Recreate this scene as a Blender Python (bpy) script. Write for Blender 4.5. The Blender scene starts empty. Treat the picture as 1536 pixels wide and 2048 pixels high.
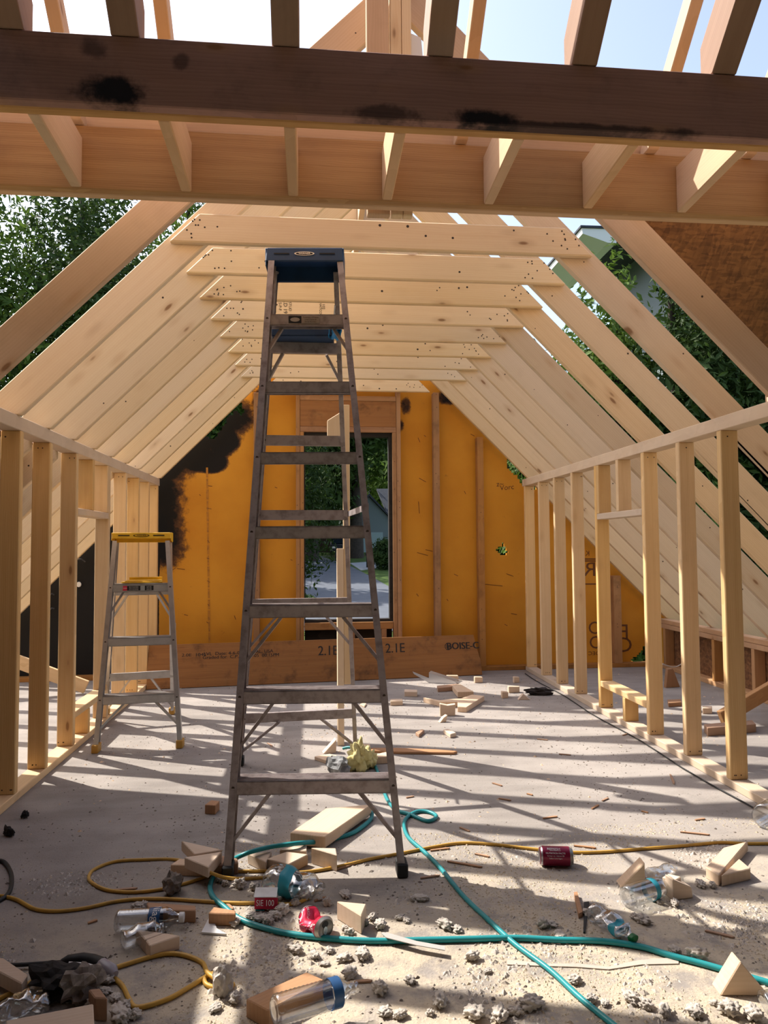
import bpy, bmesh, math, random
from mathutils import Vector, Matrix, noise
random.seed(7)
V = Vector
C = bpy.context.scene.collection
scene = bpy.context.scene

# ------------------------------------------------------------------ camera
FPX, YAW, PIT, ROL = 1430.0, .1015, .0481, -.0069
CAM = V((0, 0, 1.15))
_d = V((math.sin(YAW)*math.cos(PIT), math.cos(YAW)*math.cos(PIT), math.sin(PIT)))
_r = V((math.cos(YAW), -math.sin(YAW), 0)); _u = _r.cross(_d)
RT = _r*math.cos(ROL)+_u*math.sin(ROL); UP = -_r*math.sin(ROL)+_u*math.cos(ROL); FW = _d
cam = bpy.data.cameras.new('camera'); cam_o = bpy.data.objects.new('camera', cam); C.objects.link(cam_o)
cam.sensor_fit = 'VERTICAL'; cam.sensor_height = 24; cam.lens = 24*FPX/2048
cam.clip_start = .05; cam.clip_end = 600
cam_o.matrix_world = Matrix(((RT.x, UP.x, -FW.x, CAM.x), (RT.y, UP.y, -FW.y, CAM.y), (RT.z, UP.z, -FW.z, CAM.z), (0, 0, 0, 1)))
scene.camera = cam_o

# ------------------------------------------------------------------ sun, sky, exposure
SUN = V((-.73, .57, 1.0))            # towards the sun
sl = bpy.data.lights.new('sun', 'SUN'); sl.energy = 10.5; sl.angle = math.radians(.6); sl.color = (1, .95, .87)
so = bpy.data.objects.new('sun', sl); C.objects.link(so); so.location = (-8, 6, 14)
so.rotation_euler = (SUN).to_track_quat('Z', 'Y').to_euler()
w = bpy.data.worlds.new('world'); scene.world = w; w.use_nodes = True
nt = w.node_tree; nt.nodes.clear()
sky = nt.nodes.new('ShaderNodeTexSky'); sky.sky_type = 'NISHITA'; sky.sun_disc = False
sky.sun_elevation = math.atan2(1, math.hypot(SUN.x, SUN.y)); sky.sun_rotation = math.atan2(SUN.x, SUN.y)
sky.air_density = 1.0; sky.dust_density = 3.0; sky.ozone_density = 1.0; sky.altitude = 200
bg = nt.nodes.new('ShaderNodeBackground'); bg.inputs[1].default_value = .42
wo = nt.nodes.new('ShaderNodeOutputWorld')
hs_ = nt.nodes.new('ShaderNodeHueSaturation'); hs_.inputs['Saturation'].default_value = .80
nt.links.new(sky.outputs[0], hs_.inputs['Color']); nt.links.new(hs_.outputs[0], bg.inputs[0]); nt.links.new(bg.outputs[0], wo.inputs[0])
vs = scene.view_settings; scene.display_settings.display_device = 'sRGB'
vs.view_transform = 'Standard'; vs.look = 'None'; vs.gamma = 1; vs.use_curve_mapping = False
vs.exposure = -.35

# ------------------------------------------------------------------ helpers
def ray(px, py): return (FW + RT*((px-768)/FPX) - UP*((py-1024)/FPX))
def at_z(px, py, z=0.0):
    v = ray(px, py); return CAM + v*((z-CAM.z)/v.z)
def at_y(px, py, y):
    v = ray(px, py); return CAM + v*(y/v.y)

def nodes_mat(name):
    m = bpy.data.materials.new(name); m.use_nodes = True
    n = m.node_tree.nodes; b = n['Principled BSDF']
    return m, m.node_tree, b
class NB:
    """tiny node builder"""
    def __init__(s, tree): s.t = tree
    def n(s, typ, **kw):
        x = s.t.nodes.new(typ)
        for k, v in kw.items(): setattr(x, k, v)
        return x
    def set(s, node, idx, val):
        if isinstance(val, bpy.types.NodeSocket): s.t.links.new(val, node.inputs[idx])
        else: node.inputs[idx].default_value = val
    def math(s, op, a, b=0.0, clamp=False):
        x = s.n('ShaderNodeMath', operation=op); x.use_clamp = clamp
        s.set(x, 0, a); s.set(x, 1, b); return x.outputs[0]
    def mix(s, f, a, b):
        x = s.n('ShaderNodeMix', data_type='RGBA'); s.set(x, 0, f)
        for i, c in ((6, a), (7, b)):
            if isinstance(c, (tuple, list)): c = tuple(c)+((1,) if len(c) == 3 else ())
            s.set(x, i, c)
        return x.outputs[2]
    def noise(s, vec, scale, detail=3, rough=.5, dist=0):
        x = s.n('ShaderNodeTexNoise'); s.t.links.new(vec, x.inputs['Vector'])
        x.inputs['Scale'].default_value = scale; x.inputs['Detail'].default_value = detail
        x.inputs['Roughness'].default_value = rough; x.inputs['Distortion'].default_value = dist
        return x.outputs[0]
    def ramp(s, f, a, b):
        x = s.n('ShaderNodeMapRange'); x.interpolation_type = 'SMOOTHSTEP'
        s.set(x, 0, f); x.inputs[1].default_value = a; x.inputs[2].default_value = b
        return x.outputs[0]
    def scale(s, vec, sc):
        x = s.n('ShaderNodeVectorMath', operation='MULTIPLY'); s.t.links.new(vec, x.inputs[0]); x.inputs[1].default_value = sc
        return x.outputs[0]
    def coord(s, rnd=True):
        tc = s.n('ShaderNodeTexCoord')
        if not rnd: return tc.outputs['Object']
        oi = s.n('ShaderNodeObjectInfo'); m = s.n('ShaderNodeVectorMath', operation='ADD')
        k = s.math('MULTIPLY', oi.outputs['Random'], 37.0)
        cb = s.n('ShaderNodeCombineXYZ')
        for i in range(3): s.t.links.new(k, cb.inputs[i])
        s.t.links.new(tc.outputs['Object'], m.inputs[0]); s.t.links.new(cb.outputs[0], m.inputs[1])
        return m.outputs[0]
    def bump(s, b, h, strength, dist=.01):
        x = s.n('ShaderNodeBump'); x.inputs['Strength'].default_value = strength; x.inputs['Distance'].default_value = dist
        s.t.links.new(h, x.inputs['Height']); s.t.links.new(x.outputs[0], b.inputs['Normal'])

def wood(name, light, dark, grain=.5, knots=.6, dirt=0., dirtcol=(.08, .06, .05), char=0., rough=.75, vary=.12, ringscale=26):
    m, t, b = nodes_mat(name); N = NB(t)
    co = N.coord()
    streak = N.noise(N.scale(co, (.9, 26, 26)), 1.6, 4, .6)
    wv = N.n('ShaderNodeTexWave', wave_type='BANDS', bands_direction='Y', wave_profile='SAW')
    t.links.new(N.scale(co, (.22, 1, .35)), wv.inputs['Vector']); wv.inputs['Scale'].default_value = ringscale
    wv.inputs['Distortion'].default_value = 7; wv.inputs['Detail'].default_value = 2; wv.inputs['Detail Scale'].default_value = .7
    f = N.math('ADD', N.math('MULTIPLY', N.ramp(streak, .35, .7), .45), N.math('MULTIPLY', wv.outputs[0], .55))
    col = N.mix(N.math('MULTIPLY', f, grain), light, dark)
    oi = N.n('ShaderNodeObjectInfo')
    hsv = N.n('ShaderNodeHueSaturation'); t.links.new(col, hsv.inputs['Color'])
    N.set(hsv, 'Value', N.math('ADD', N.math('MULTIPLY', oi.outputs['Random'], 2*vary), 1-vary))
    N.set(hsv, 'Saturation', N.math('ADD', N.math('MULTIPLY', N.math('FRACT', N.math('MULTIPLY', oi.outputs['Random'], 17.3)), .25), .87))
    col = hsv.outputs[0]
    if knots:
        vo = N.n('ShaderNodeTexVoronoi'); t.links.new(N.scale(co, (3.4, 10, 1.3)), vo.inputs['Vector']); vo.inputs['Scale'].default_value = 1.0
        wn = N.n('ShaderNodeSeparateColor'); t.links.new(vo.outputs['Color'], wn.inputs[0])
        keep = N.math('GREATER_THAN', wn.outputs[0], 1-knots)
        k = N.math('MULTIPLY', N.math('SUBTRACT', 1.0, N.ramp(vo.outputs['Distance'], .05, .12)), keep)
        col = N.mix(N.math('MULTIPLY', k, .85), col, (.16, .07, .03))
        halo = N.math('MULTIPLY', N.math('SUBTRACT', 1.0, N.ramp(vo.outputs['Distance'], .08, .32)), keep)
        col = N.mix(N.math('MULTIPLY', halo, .3), col, (.42, .22, .09))
    if dirt:
        dn = N.noise(co, 5.0, 5, .65)
        col = N.mix(N.math('MULTIPLY', N.ramp(dn, .5, .78), dirt), col, dirtcol)
    if char:
        cn = N.noise(N.scale(co, (1, 1.3, 1.3)), 2.6, 5, .6)
        col = N.mix(N.math('MULTIPLY', N.ramp(cn, .56, .68), char), col, (.008, .007, .007))
    t.links.new(col, b.inputs['Base Color']); b.inputs['Roughness'].default_value = rough
    b.inputs['Specular IOR Level'].default_value = .25
    N.bump(b, f, .12, .004)
    return m

def plain(name, col, rough=.6, metal=0., noise_amt=.0, nscale=20., col2=None, spec=.4, bump=0.):
    m, t, b = nodes_mat(name); N = NB(t)
    b.inputs['Roughness'].default_value = rough; b.inputs['Metallic'].default_value = metal; b.inputs['Specular IOR Level'].default_value = spec
    if noise_amt:
        nz = N.noise(N.coord(), nscale, 4, .6)
        c = N.mix(N.math('MULTIPLY', N.ramp(nz, .4, .72), noise_amt), col, col2 or tuple(x*.4 for x in col))
        t.links.new(c, b.inputs['Base Color'])
        if bump: N.bump(b, nz, bump, .01)
    else: b.inputs['Base Color'].default_value = tuple(col)+(1,)
    return m

def clear_plastic(name, tint=(.93, .95, .96), gloss=.5):
    m = bpy.data.materials.new(name); m.use_nodes = True; t = m.node_tree; t.nodes.clear(); N = NB(t)
    out = N.n('ShaderNodeOutputMaterial'); tr = N.n('ShaderNodeBsdfTransparent'); gl = N.n('ShaderNodeBsdfGlossy')
    tr.inputs[0].default_value = tint+(1,); gl.inputs['Roughness'].default_value = .12
    lw = N.n('ShaderNodeLayerWeight'); lw.inputs[0].default_value = gloss
    mx = N.n('ShaderNodeMixShader'); t.links.new(N.math('ADD', N.math('MULTIPLY', lw.outputs['Facing'], .6), .13), mx.inputs[0])
    t.links.new(tr.outputs[0], mx.inputs[1]); t.links.new(gl.outputs[0], mx.inputs[2]); t.links.new(mx.outputs[0], out.inputs[0])
    return m

# ---- materials
M = {}
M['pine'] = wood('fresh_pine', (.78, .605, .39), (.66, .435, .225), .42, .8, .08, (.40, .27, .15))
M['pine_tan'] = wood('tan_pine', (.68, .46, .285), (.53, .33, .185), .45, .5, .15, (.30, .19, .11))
M['pine_right'] = wood('right_slope_pine', (.70, .535, .35), (.57, .39, .22), .45, .75, .12, (.34, .22, .13))  # right slope rafters, an even pine tone slightly darker than the left
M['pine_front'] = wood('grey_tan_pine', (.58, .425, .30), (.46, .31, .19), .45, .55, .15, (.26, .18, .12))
M['stud'] = wood('stud_pine', (.74, .50, .25), (.56, .32, .12), .6, .5, .12, (.30, .18, .10), ringscale=34)
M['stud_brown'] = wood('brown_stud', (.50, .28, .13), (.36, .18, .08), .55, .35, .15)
M['beam_dark'] = wood('sooty_beam', (.37, .205, .165), (.21, .11, .09), .6, .4, .35, (.03, .025, .025), .0, .7)
M['beam_tan'] = wood('aged_beam', (.60, .355, .15), (.38, .19, .07), .85, .35, .25, (.22, .12, .07), ringscale=40)
M['rafter_old'] = wood('weathered_rafter', (.36, .235, .17), (.25, .155, .11), .6, .3, .3, (.09, .07, .06))
M['far_stud'] = wood('scorched_stud', (.42, .215, .085), (.26, .115, .045), .6, .4, .5, (.05, .03, .02), .25)
M['header'] = wood('scorched_header', (.40, .20, .09), (.22, .095, .045), .7, .3, .5, (.03, .02, .015), .55)
M['burnt'] = wood('burnt_wood', (.035, .03, .028), (.012, .01, .01), .7, 0, 0, rough=.85)
M['plate'] = wood('plate_pine', (.64, .50, .37), (.50, .36, .24), .35, .4, .2, (.30, .22, .16))
M['offcut'] = wood('offcut_pine', (.66, .50, .365), (.52, .36, .23), .45, .2, .22, (.36, .27, .20))
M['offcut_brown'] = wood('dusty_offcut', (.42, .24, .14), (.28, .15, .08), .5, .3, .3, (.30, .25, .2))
M['nail'] = plain('rusty_nail', (.05, .032, .022), .7)
M['ink'] = plain('black_ink', (.02, .016, .014), .7)
M['ink_brown'] = plain('brown_ink', (.13, .045, .012), .7)

def bark_osb():
    m, t, b = nodes_mat('strand_board'); N = NB(t); co = N.coord()
    vo = N.n('ShaderNodeTexVoronoi'); t.links.new(N.scale(co, (22, 80, 50)), vo.inputs['Vector']); vo.inputs['Scale'].default_value = 1
    vo2 = N.n('ShaderNodeTexVoronoi'); t.links.new(N.scale(co, (75, 26, 50)), vo2.inputs['Vector']); vo2.inputs['Scale'].default_value = 1
    s1 = N.n('ShaderNodeSeparateColor'); t.links.new(vo.outputs['Color'], s1.inputs[0])
    s2 = N.n('ShaderNodeSeparateColor'); t.links.new(vo2.outputs['Color'], s2.inputs[0])
    f = N.math('MULTIPLY', N.math('ADD', s1.outputs[0], s2.outputs[1]), .5)
    col = N.mix(f, (.10, .04, .016), (.30, .14, .052))
    col = N.mix(N.math('MULTIPLY', N.ramp(N.noise(co, 2.2, 4), .45, .75), .6), col, (.06, .028, .014))
    t.links.new(col, b.inputs['Base Color']); b.inputs['Roughness'].default_value = .8; N.bump(b, f, .3, .004)
    return m
M['osb'] = bark_osb()

def floor_mat():
    m, t, b = nodes_mat('dusty_subfloor'); N = NB(t); co = N.coord(False)
    col = N.mix(N.ramp(N.noise(N.scale(co, (1.2, 5, 1)), 1.5, 6, .6), .3, .75), (.31, .275, .245), (.225, .198, .178))
    col = N.mix(N.math('MULTIPLY', N.ramp(N.noise(co, .9, 5, .6), .42, .66), .6), col, (.43, .38, .34))
    sep = N.n('ShaderNodeSeparateXYZ'); t.links.new(co, sep.inputs[0])
    near = N.math('SUBTRACT', 1.0, N.ramp(N.math('ADD', sep.outputs[1], N.math('MULTIPLY', N.noise(co, 2.5, 4), 1.0)), 2.5, 3.4))
    side = N.ramp(N.math('ADD', sep.outputs[0], N.noise(co, 3, 4)), -.4, .4)
    saw = N.math('MULTIPLY', N.math('MULTIPLY', N.ramp(N.noise(co, 5, 6, .7), .36, .58), near), N.math('ADD', N.math('MULTIPLY', side, .5), .4))
    col = N.mix(saw, col, (.53, .44, .325))
    sp = N.noise(co, 120, 3, .6)
    col = N.mix(N.math('MULTIPLY', N.ramp(sp, .60, .72), .6), col, (.10, .08, .07))
    col = N.mix(N.math('MULTIPLY', N.ramp(N.noise(co, 8, 6, .75), .60, .80), .65), col, (.12, .10, .09))
    t.links.new(col, b.inputs['Base Color']); b.inputs['Roughness'].default_value = .9; b.inputs['Specular IOR Level'].default_value = .15
    h = N.math('ADD', N.math('MULTIPLY', sp, .4), N.math('MULTIPLY', saw, N.noise(co, 45, 4, .7)))
    N.bump(b, h, .5, .01)
    return m
M['floor'] = floor_mat()

def sheathing_mat():
    m, t, b = nodes_mat('orange_sheathing'); N = NB(t); co = N.coord(False)
    col = N.mix(N.ramp(N.noise(co, 2.0, 4, .5), .3, .75), (.63, .29, .030), (.52, .215, .020))
    col = N.mix(N.math('MULTIPLY', N.ramp(N.noise(co, 14, 5, .7), .64, .76), .55), col, (.22, .09, .02))
    at = N.n('ShaderNodeAttribute'); at.attribute_name = 'char'
    c = N.math('ADD', at.outputs['Fac'], N.math('MULTIPLY', N.math('SUBTRACT', N.noise(co, 11, 7, .75), .5), 1.0))
    col = N.mix(N.ramp(c, .22, .50), col, (.10, .045, .02))
    col = N.mix(N.ramp(c, .45, .72), col, (.009, .008, .008))
    t.links.new(col, b.inputs['Base Color']); b.inputs['Roughness'].default_value = .7; b.inputs['Specular IOR Level'].default_value = .2
    N.bump(b, N.noise(co, 30, 4), .1, .005)
    return m
M['sheath'] = sheathing_mat()
M['alu_dirty'] = plain('dirty_aluminium', (.40, .345, .335), .5, .4, .55, 24, (.13, .095, .085))
M['alu'] = plain('aluminium', (.56, .54, .53), .38, .75, .4, 14, (.30, .28, .26))
M['blue'] = plain('blue_plastic', (.020, .055, .13), .45, 0, .4, 12, (.01, .02, .04))
M['yellow'] = plain('yellow_plastic', (.80, .46, .015), .45, 0, .3, 15, (.5, .25, .02))
M['black'] = plain('black_rubber', (.012, .012, .012), .6)
M['amber'] = plain('amber_foot', (.5, .27, .05), .6)
M['white'] = plain('white_plastic', (.72, .70, .68), .5, 0, .4, 20, (.45, .42, .4))
M['whiteink'] = plain('white_ink', (.75, .74, .72), .6)
M['hose'] = plain('teal_hose', (.015, .26, .28), .4, 0, .35, 18, (.05, .22, .22))
M['cord'] = plain('yellow_cord', (.56, .31, .045), .5, 0, .45, 25, (.30, .17, .05))
M['bottle'] = clear_plastic('bottle_plastic')
M['label_blue'] = plain('blue_label', (.02, .075, .19), .4)
M['label_teal'] = plain('teal_label', (.03, .28, .36), .4)
M['green_cap'] = plain('green_cap', (.0, .09, .02), .45)
M['red_can'] = plain('red_can', (.52, .015, .05), .28, .35)
M['dark_red_can'] = plain('dark_red_can', (.20, .008, .035), .3, .3)
M['silver'] = plain('silver', (.62, .62, .64), .3, .9)
M['silver_dark'] = plain('dull_silver', (.30, .28, .26), .4, .7)
M['film'] = plain('dusty_film', (.42, .40, .37), .5)
M['tape'] = plain('dusty_tape', (.50, .43, .36), .7, 0, .5, 8, (.40, .34, .29))
M['seam'] = plain('seam_stain', (.46, .195, .025), .8, 0, .8, 30, (.26, .11, .02))
M['fluff'] = plain('grey_insulation', (.52, .46, .40), .95, 0, .45, 50, (.27, .24, .215), .05, .5)
M['fluff_yellow'] = plain('yellow_insulation', (.74, .65, .32), .95, 0, .5, 40, (.40, .30, .10), .05, .6)
M['sawdust'] = plain('sawdust', (.55, .45, .32), .95, 0, .5, 30, (.36, .29, .22), .05)
M['grit'] = plain('grit', (.16, .13, .11), .9, 0, .6, 40, (.38, .32, .26), .05)
M['rock'] = plain('grey_lump', (.15, .15, .15), .7, 0, .7, 30, (.40, .40, .40), .3, .5)
M['cardred'] = plain('red_card', (.60, .03, .07), .5)
M['eave_white'] = plain('white_eave', (.80, .80, .78), .5)  # plain white finish for the eave and flashing, no emission
M['grass'] = plain('grass', (.085, .13, .035), .9, 0, .7, 1.5, (.05, .085, .02), .1)
M['asphalt'] = plain('asphalt', (.11, .12, .14), .85, 0, .5, 1.2, (.07, .075, .09))
M['concrete'] = plain('concrete', (.42, .42, .42), .85, 0, .3, 1.0)
M['bark'] = plain('bark', (.055, .04, .03), .9, 0, .6, 6, (.02, .015, .012))
M['siding'] = plain('teal_siding', (.17, .20, .205), .7)
M['roof'] = plain('dark_shingle', (.055, .06, .075), .9, 0, .5, 6)
M['brick'] = plain('dark_brick', (.10, .055, .045), .9, 0, .5, 5)
M['carpaint'] = plain('dark_car_paint', (.02, .022, .03), .25, .2)
M['glass_dark'] = plain('dark_glass', (.02, .03, .04), .1)
M['mulch'] = plain('mulch', (.30, .19, .13), .95, 0, .5, 2)
def leafmat(name, a, bcol):
    m, t, b = nodes_mat(name); N = NB(t); co = N.coord()
    f = N.noise(co, 1.1, 3)
    col = N.mix(N.ramp(f, .35, .65), a, bcol); t.links.new(col, b.inputs['Base Color'])
    b.inputs['Roughness'].default_value = .65; b.inputs['Specular IOR Level'].default_value = .2
    tl = N.n('ShaderNodeBsdfTranslucent'); t.links.new(col, tl.inputs[0])
    mx = N.n('ShaderNodeMixShader'); mx.inputs[0].default_value = .3
    t.links.new(b.outputs[0], mx.inputs[1]); t.links.new(tl.outputs[0], mx.inputs[2])
    t.links.new(mx.outputs[0], t.nodes['Material Output'].inputs[0])
    return m
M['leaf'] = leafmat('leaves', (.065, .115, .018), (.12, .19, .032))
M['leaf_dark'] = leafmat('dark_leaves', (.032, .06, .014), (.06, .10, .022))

# ---- mesh building
class MB:
    def __init__(s): s.v = []; s.f = []; s.m = []; s.sm = []
    def add(s, vs, fs, mat=0, smooth=False):
        o = len(s.v); s.v += [V(x) for x in vs]
        for f in fs: s.f.append(tuple(i+o for i in f)); s.m.append(mat); s.sm.append(smooth)
    def prism(s, pts, vec, mat=0):
        n = len(pts); vec = V(vec); pts = [V(p) for p in pts]
        nn = V((0, 0, 0))
        for i in range(n): nn += pts[i].cross(pts[(i+1) % n])
        if nn.dot(vec) < 0: pts = pts[::-1]
        vs = pts+[p+vec for p in pts]
        fs = [tuple(range(n))[::-1], tuple(range(n, 2*n))]+[(i, (i+1) % n, n+(i+1) % n, n+i) for i in range(n)]
        s.add(vs, fs, mat)
    def box(s, lo, hi, mat=0):
        x0, y0, z0 = lo; x1, y1, z1 = hi
        s.prism([(x0, y0, z0), (x1, y0, z0), (x1, y1, z0), (x0, y1, z0)], (0, 0, z1-z0), mat)
    def bar(s, a, b, wdir, w, t, mat=0):
        """bar from a to b, width w along wdir (made square to the axis), thickness t the other way, centred"""
        a = V(a); b = V(b); ax = (b-a).normalized(); wd = V(wdir); wd = (wd-ax*wd.dot(ax)).normalized(); td = ax.cross(wd)
        q = [a+wd*(sx*w/2)+td*(sy*t/2) for sx, sy in ((-1, -1), (1, -1), (1, 1), (-1, 1))]
        s.prism(q, b-a, mat)
    def channel(s, a, b, wdir, w, d, tk, opendir, mat=0):
        """U channel: web of width w, flanges of depth d to the side opendir"""
        a = V(a); b = V(b); ax = (b-a).normalized(); wd = V(wdir); wd = (wd-ax*wd.dot(ax)).normalized()
        od = V(opendir); od = od-ax*od.dot(ax); od = (od-wd*od.dot(wd)).normalized()
        P = lambda x, y: a+wd*x+od*y
        q = [P(-w/2, 0), P(w/2, 0), P(w/2, d), P(w/2-tk, d), P(w/2-tk, tk), P(-w/2+tk, tk), P(-w/2+tk, d), P(-w/2, d)]
        n = 8; vs = q+[p+(b-a) for p in q]
        caps = [(0, 1, 4, 5), (1, 2, 3, 4), (0, 5, 6, 7)]
        fs = [(i, (i+1) % n, n+(i+1) % n, n+i) for i in range(n)]+[c[::-1] for c in caps]+[tuple(k+n for k in c) for c in caps]
        s.add(vs, fs, mat)
    def tube(s, pts, r, seg=8, mat=0, closed_ends=True):
        pts = [V(p) for p in pts]; rs = r if isinstance(r, (list, tuple)) else [r]*len(pts)
        ring = []; prev = None
        for i, p in enumerate(pts):
            tdir = (pts[min(i+1, len(pts)-1)]-pts[max(i-1, 0)]).normalized()
            if prev is None:
                ref = V((0, 0, 1)) if abs(tdir.z) < .9 else V((1, 0, 0)); nrm = (ref-tdir*ref.dot(tdir)).normalized()
            else: nrm = (prev-tdir*prev.dot(tdir)).normalized()
            prev = nrm; bn = tdir.cross(nrm)
            ring.append([p+(nrm*math.cos(2*math.pi*k/seg)+bn*math.sin(2*math.pi*k/seg))*rs[i] for k in range(seg)])
        vs = [q for rr in ring for q in rr]
        fs = [(i*seg+k, i*seg+(k+1) % seg, (i+1)*seg+(k+1) % seg, (i+1)*seg+k) for i in range(len(pts)-1) for k in range(seg)]
        s.add(vs, fs, mat, True)
        if closed_ends: s.add(ring[0], [tuple(range(seg))[::-1]], mat); s.add(ring[-1], [tuple(range(seg))], mat)
    def lathe(s, prof, seg=24, mat=0, smooth=True, fn=None):
        """profile (x, r) turned round the X axis"""
        vs = []
        for x, r in prof:
            for k in range(seg):
                a = 2*math.pi*k/seg; p = V((x, r*math.cos(a), r*math.sin(a))); vs.append(fn(p) if fn else p)
        fs = [(i*seg+k, (i+1)*seg+k, (i+1)*seg+(k+1) % seg, i*seg+(k+1) % seg) for i in range(len(prof)-1) for k in range(seg)]
        s.add(vs, fs, mat, smooth)
    def disc(s, c, n, r, mat=0, seg=7, lift=.0008):
        n = V(n).normalized(); u = n.orthogonal().normalized(); w_ = n.cross(u); c = V(c)+n*lift
        s.add([c+(u*math.cos(6.283*k/seg)+w_*math.sin(6.283*k/seg))*r for k in range(seg)], [tuple(range(seg))], mat)
    def build(s, name, mats, parent=None, mw=None, bevel=0.):
        """mw: local frame; vertices are given in world coordinates unless mw is None -> identity"""
        me = bpy.data.meshes.new(name)
        inv = mw.inverted() if mw is not None else Matrix()
        me.from_pydata([inv @ p for p in s.v], [], s.f)
        mats = mats if isinstance(mats, (list, tuple)) else [mats]
        for k in mats: me.materials.append(M[k] if isinstance(k, str) else k)
        for p, mi, sm in zip(me.polygons, s.m, s.sm): p.material_index = mi; p.use_smooth = sm
        if bevel:
            bm = bmesh.new(); bm.from_mesh(me)
            ed = [e for e in bm.edges if len(e.link_faces) == 2 and e.calc_face_angle(0) > .6 and all(f.material_index == 0 for f in e.link_faces)]
            try: bmesh.ops.bevel(bm, geom=ed, offset=bevel, segments=1, affect='EDGES', clamp_overlap=True)
            except Exception: pass
            bm.to_mesh(me); bm.free()
        me.update()
        o = bpy.data.objects.new(name, me); C.objects.link(o)
        W = mw if mw is not None else Matrix()
        if parent is not None:
            o.parent = parent; o.matrix_local = WORLD[parent].inverted() @ W
        else: o.matrix_world = W
        WORLD[o] = W
        return o
WORLD = {}
def tag(o, label, cat, group=None):
    o['label'] = label; o['category'] = cat
    if group: o['group'] = group
    return o
def empty(name, loc, label, cat, group=None):
    o = bpy.data.objects.new(name, None); C.objects.link(o); o.location = loc; o.empty_display_size = .1
    WORLD[o] = Matrix.Translation(V(loc)); return tag(o, label, cat, group)
def struct(o): o['kind'] = 'structure'; return o
def frame(origin, x, z):
    x = V(x).normalized(); z = V(z); z = (z-x*z.dot(x)).normalized(); y = z.cross(x)
    return Matrix(((x.x, y.x, z.x, origin[0]), (x.y, y.y, z.y, origin[1]), (x.z, y.z, z.z, origin[2]), (0, 0, 0, 1)))
def plank(name, pts, vec, grain, mat, bevel=.003, dots=None, parent=None):
    """board: coplanar world points extruded by vec; local X runs with the grain"""
    pts = [V(p) for p in pts]; c = sum(pts, V((0, 0, 0)))/len(pts)+V(vec)/2
    mb = MB(); mb.prism(pts, vec)
    if dots:
        for p, n, r in dots: mb.disc(p, n, r, 1)
    return mb.build(name, [mat, 'nail'] if dots else [mat], parent, frame(c, grain, vec), bevel)
def boxplank(name, lo, hi, grain, mat, bevel=.003, dots=None, parent=None):
    x0, y0, z0 = lo; x1, y1, z1 = hi
    ax = 'xyz'.index(grain); g = V((0, 0, 0)); g[ax] = 1
    d = [x1-x0, y1-y0, z1-z0]; th = min((d[i], i) for i in range(3) if i != ax)[1]
    vec = V((0, 0, 0)); vec[th] = d[th]
    o = [i for i in range(3) if i != th]
    lo = V(lo); hi = V(hi); pts = []
    for a, b in ((0, 0), (1, 0), (1, 1), (0, 1)):
        p = V(lo); p[o[0]] = (lo, hi)[a][o[0]]; p[o[1]] = (lo, hi)[b][o[1]]; pts.append(p)
    return plank(name, pts, vec, g, mat, bevel, dots, parent)
def text_geo(s, size):
    cu = bpy.data.curves.new('t', 'FONT'); cu.body = s; cu.size = size; cu.align_x = 'CENTER'; cu.align_y = 'CENTER'; cu.resolution_u = 3
    ob = bpy.data.objects.new('t', cu); C.objects.link(ob)
    dg = bpy.context.evaluated_depsgraph_get(); me = bpy.data.meshes.new_from_object(ob.evaluated_get(dg))
    r = ([v.co.copy() for v in me.vertices], [tuple(p.vertices) for p in me.polygons])
    bpy.data.objects.remove(ob); bpy.data.curves.remove(cu); bpy.data.meshes.remove(me)
    return r
def text(name, s, size, o, ex, ey, mat, parent, sx=1.0, bold=0.):
    vs, fs = text_geo(s, size); o = V(o); ex = V(ex).normalized(); ey = V(ey).normalized()
    mb = MB(); mb.add([o+ex*(v.x*sx)+ey*v.y for v in vs], fs)
    if bold: mb.add([o+ex*(v.x*sx+bold)+ey*v.y+ex.cross(ey)*.0002 for v in vs], fs)
    return mb.build(name, mat, parent, Matrix.Translation(o))
ORD = ['first', 'second', 'third', 'fourth', 'fifth', 'sixth', 'seventh', 'eighth', 'ninth', 'tenth', 'eleventh', 'twelfth']

# ------------------------------------------------------------------ geometry of the attic
XL, XR = -1.34, 1.964           # room faces of the knee walls
ZP = 1.765                      # top of the knee walls
S, Y0 = .3828, 3.367            # spacing and first ceiling tie
LC, RC = 3.09, 3.785; RC0 = RC            # underside lines: left z = LC + x, right z = RC - x
RV = .205                       # rafter depth measured upright
XRG = (RC-LC)/2                 # ridge
YW = 6.515                      # face of the far wall's studs
YS = 6.606                      # face of its sheathing

# ------------------------------------------------------------------ structure: floor, far wall, eave walls
mb = MB(); mb.box((-3.25, 1.7, -.25), (3.6, 6.75, 0)); mb.box((-6, -5, -.25), (6.5, 1.7, 0)); struct(mb.build('floor', 'floor'))

mb = MB()  # unseen main roof and gable ends around the viewer, added to darken the near floor
def shading_roof_slab(a, b): mb.prism([V((-6, a[0], a[1])), V((6.5, a[0], a[1])), V((6.5, b[0], b[1])), V((-6, b[0], b[1]))], (0, 0, .02))
shading_roof_slab((1.75, 3.33), (-.45, 5.53)); shading_roof_slab((-.45, 5.53), (-5.2, .78))
mb.prism([V((-6.0, 1.7, 0)), V((-6.0, 1.7, 3.3)), V((-6.0, -.45, 5.5)), V((-6.0, -5, .8)), V((-6, -5, 0))], (-.1, 0, 0)); mb.prism([V((6.5, 1.7, 0)), V((6.5, 1.7, 3.3)), V((6.5, -.45, 5.5)), V((6.5, -5, .8)), V((6.5, -5, 0))], (.1, 0, 0))
struct(mb.build('ceiling', 'osb'))
def inpoly(x, z, P):
    c = False
    for i in range(len(P)):
        (x0, z0), (x1, z1) = P[i], P[i-1]
        if (z0 > z) != (z1 > z) and x < (x1-x0)*(z-z0)/(z1-z0)+x0: c = not c
    return c
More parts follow.
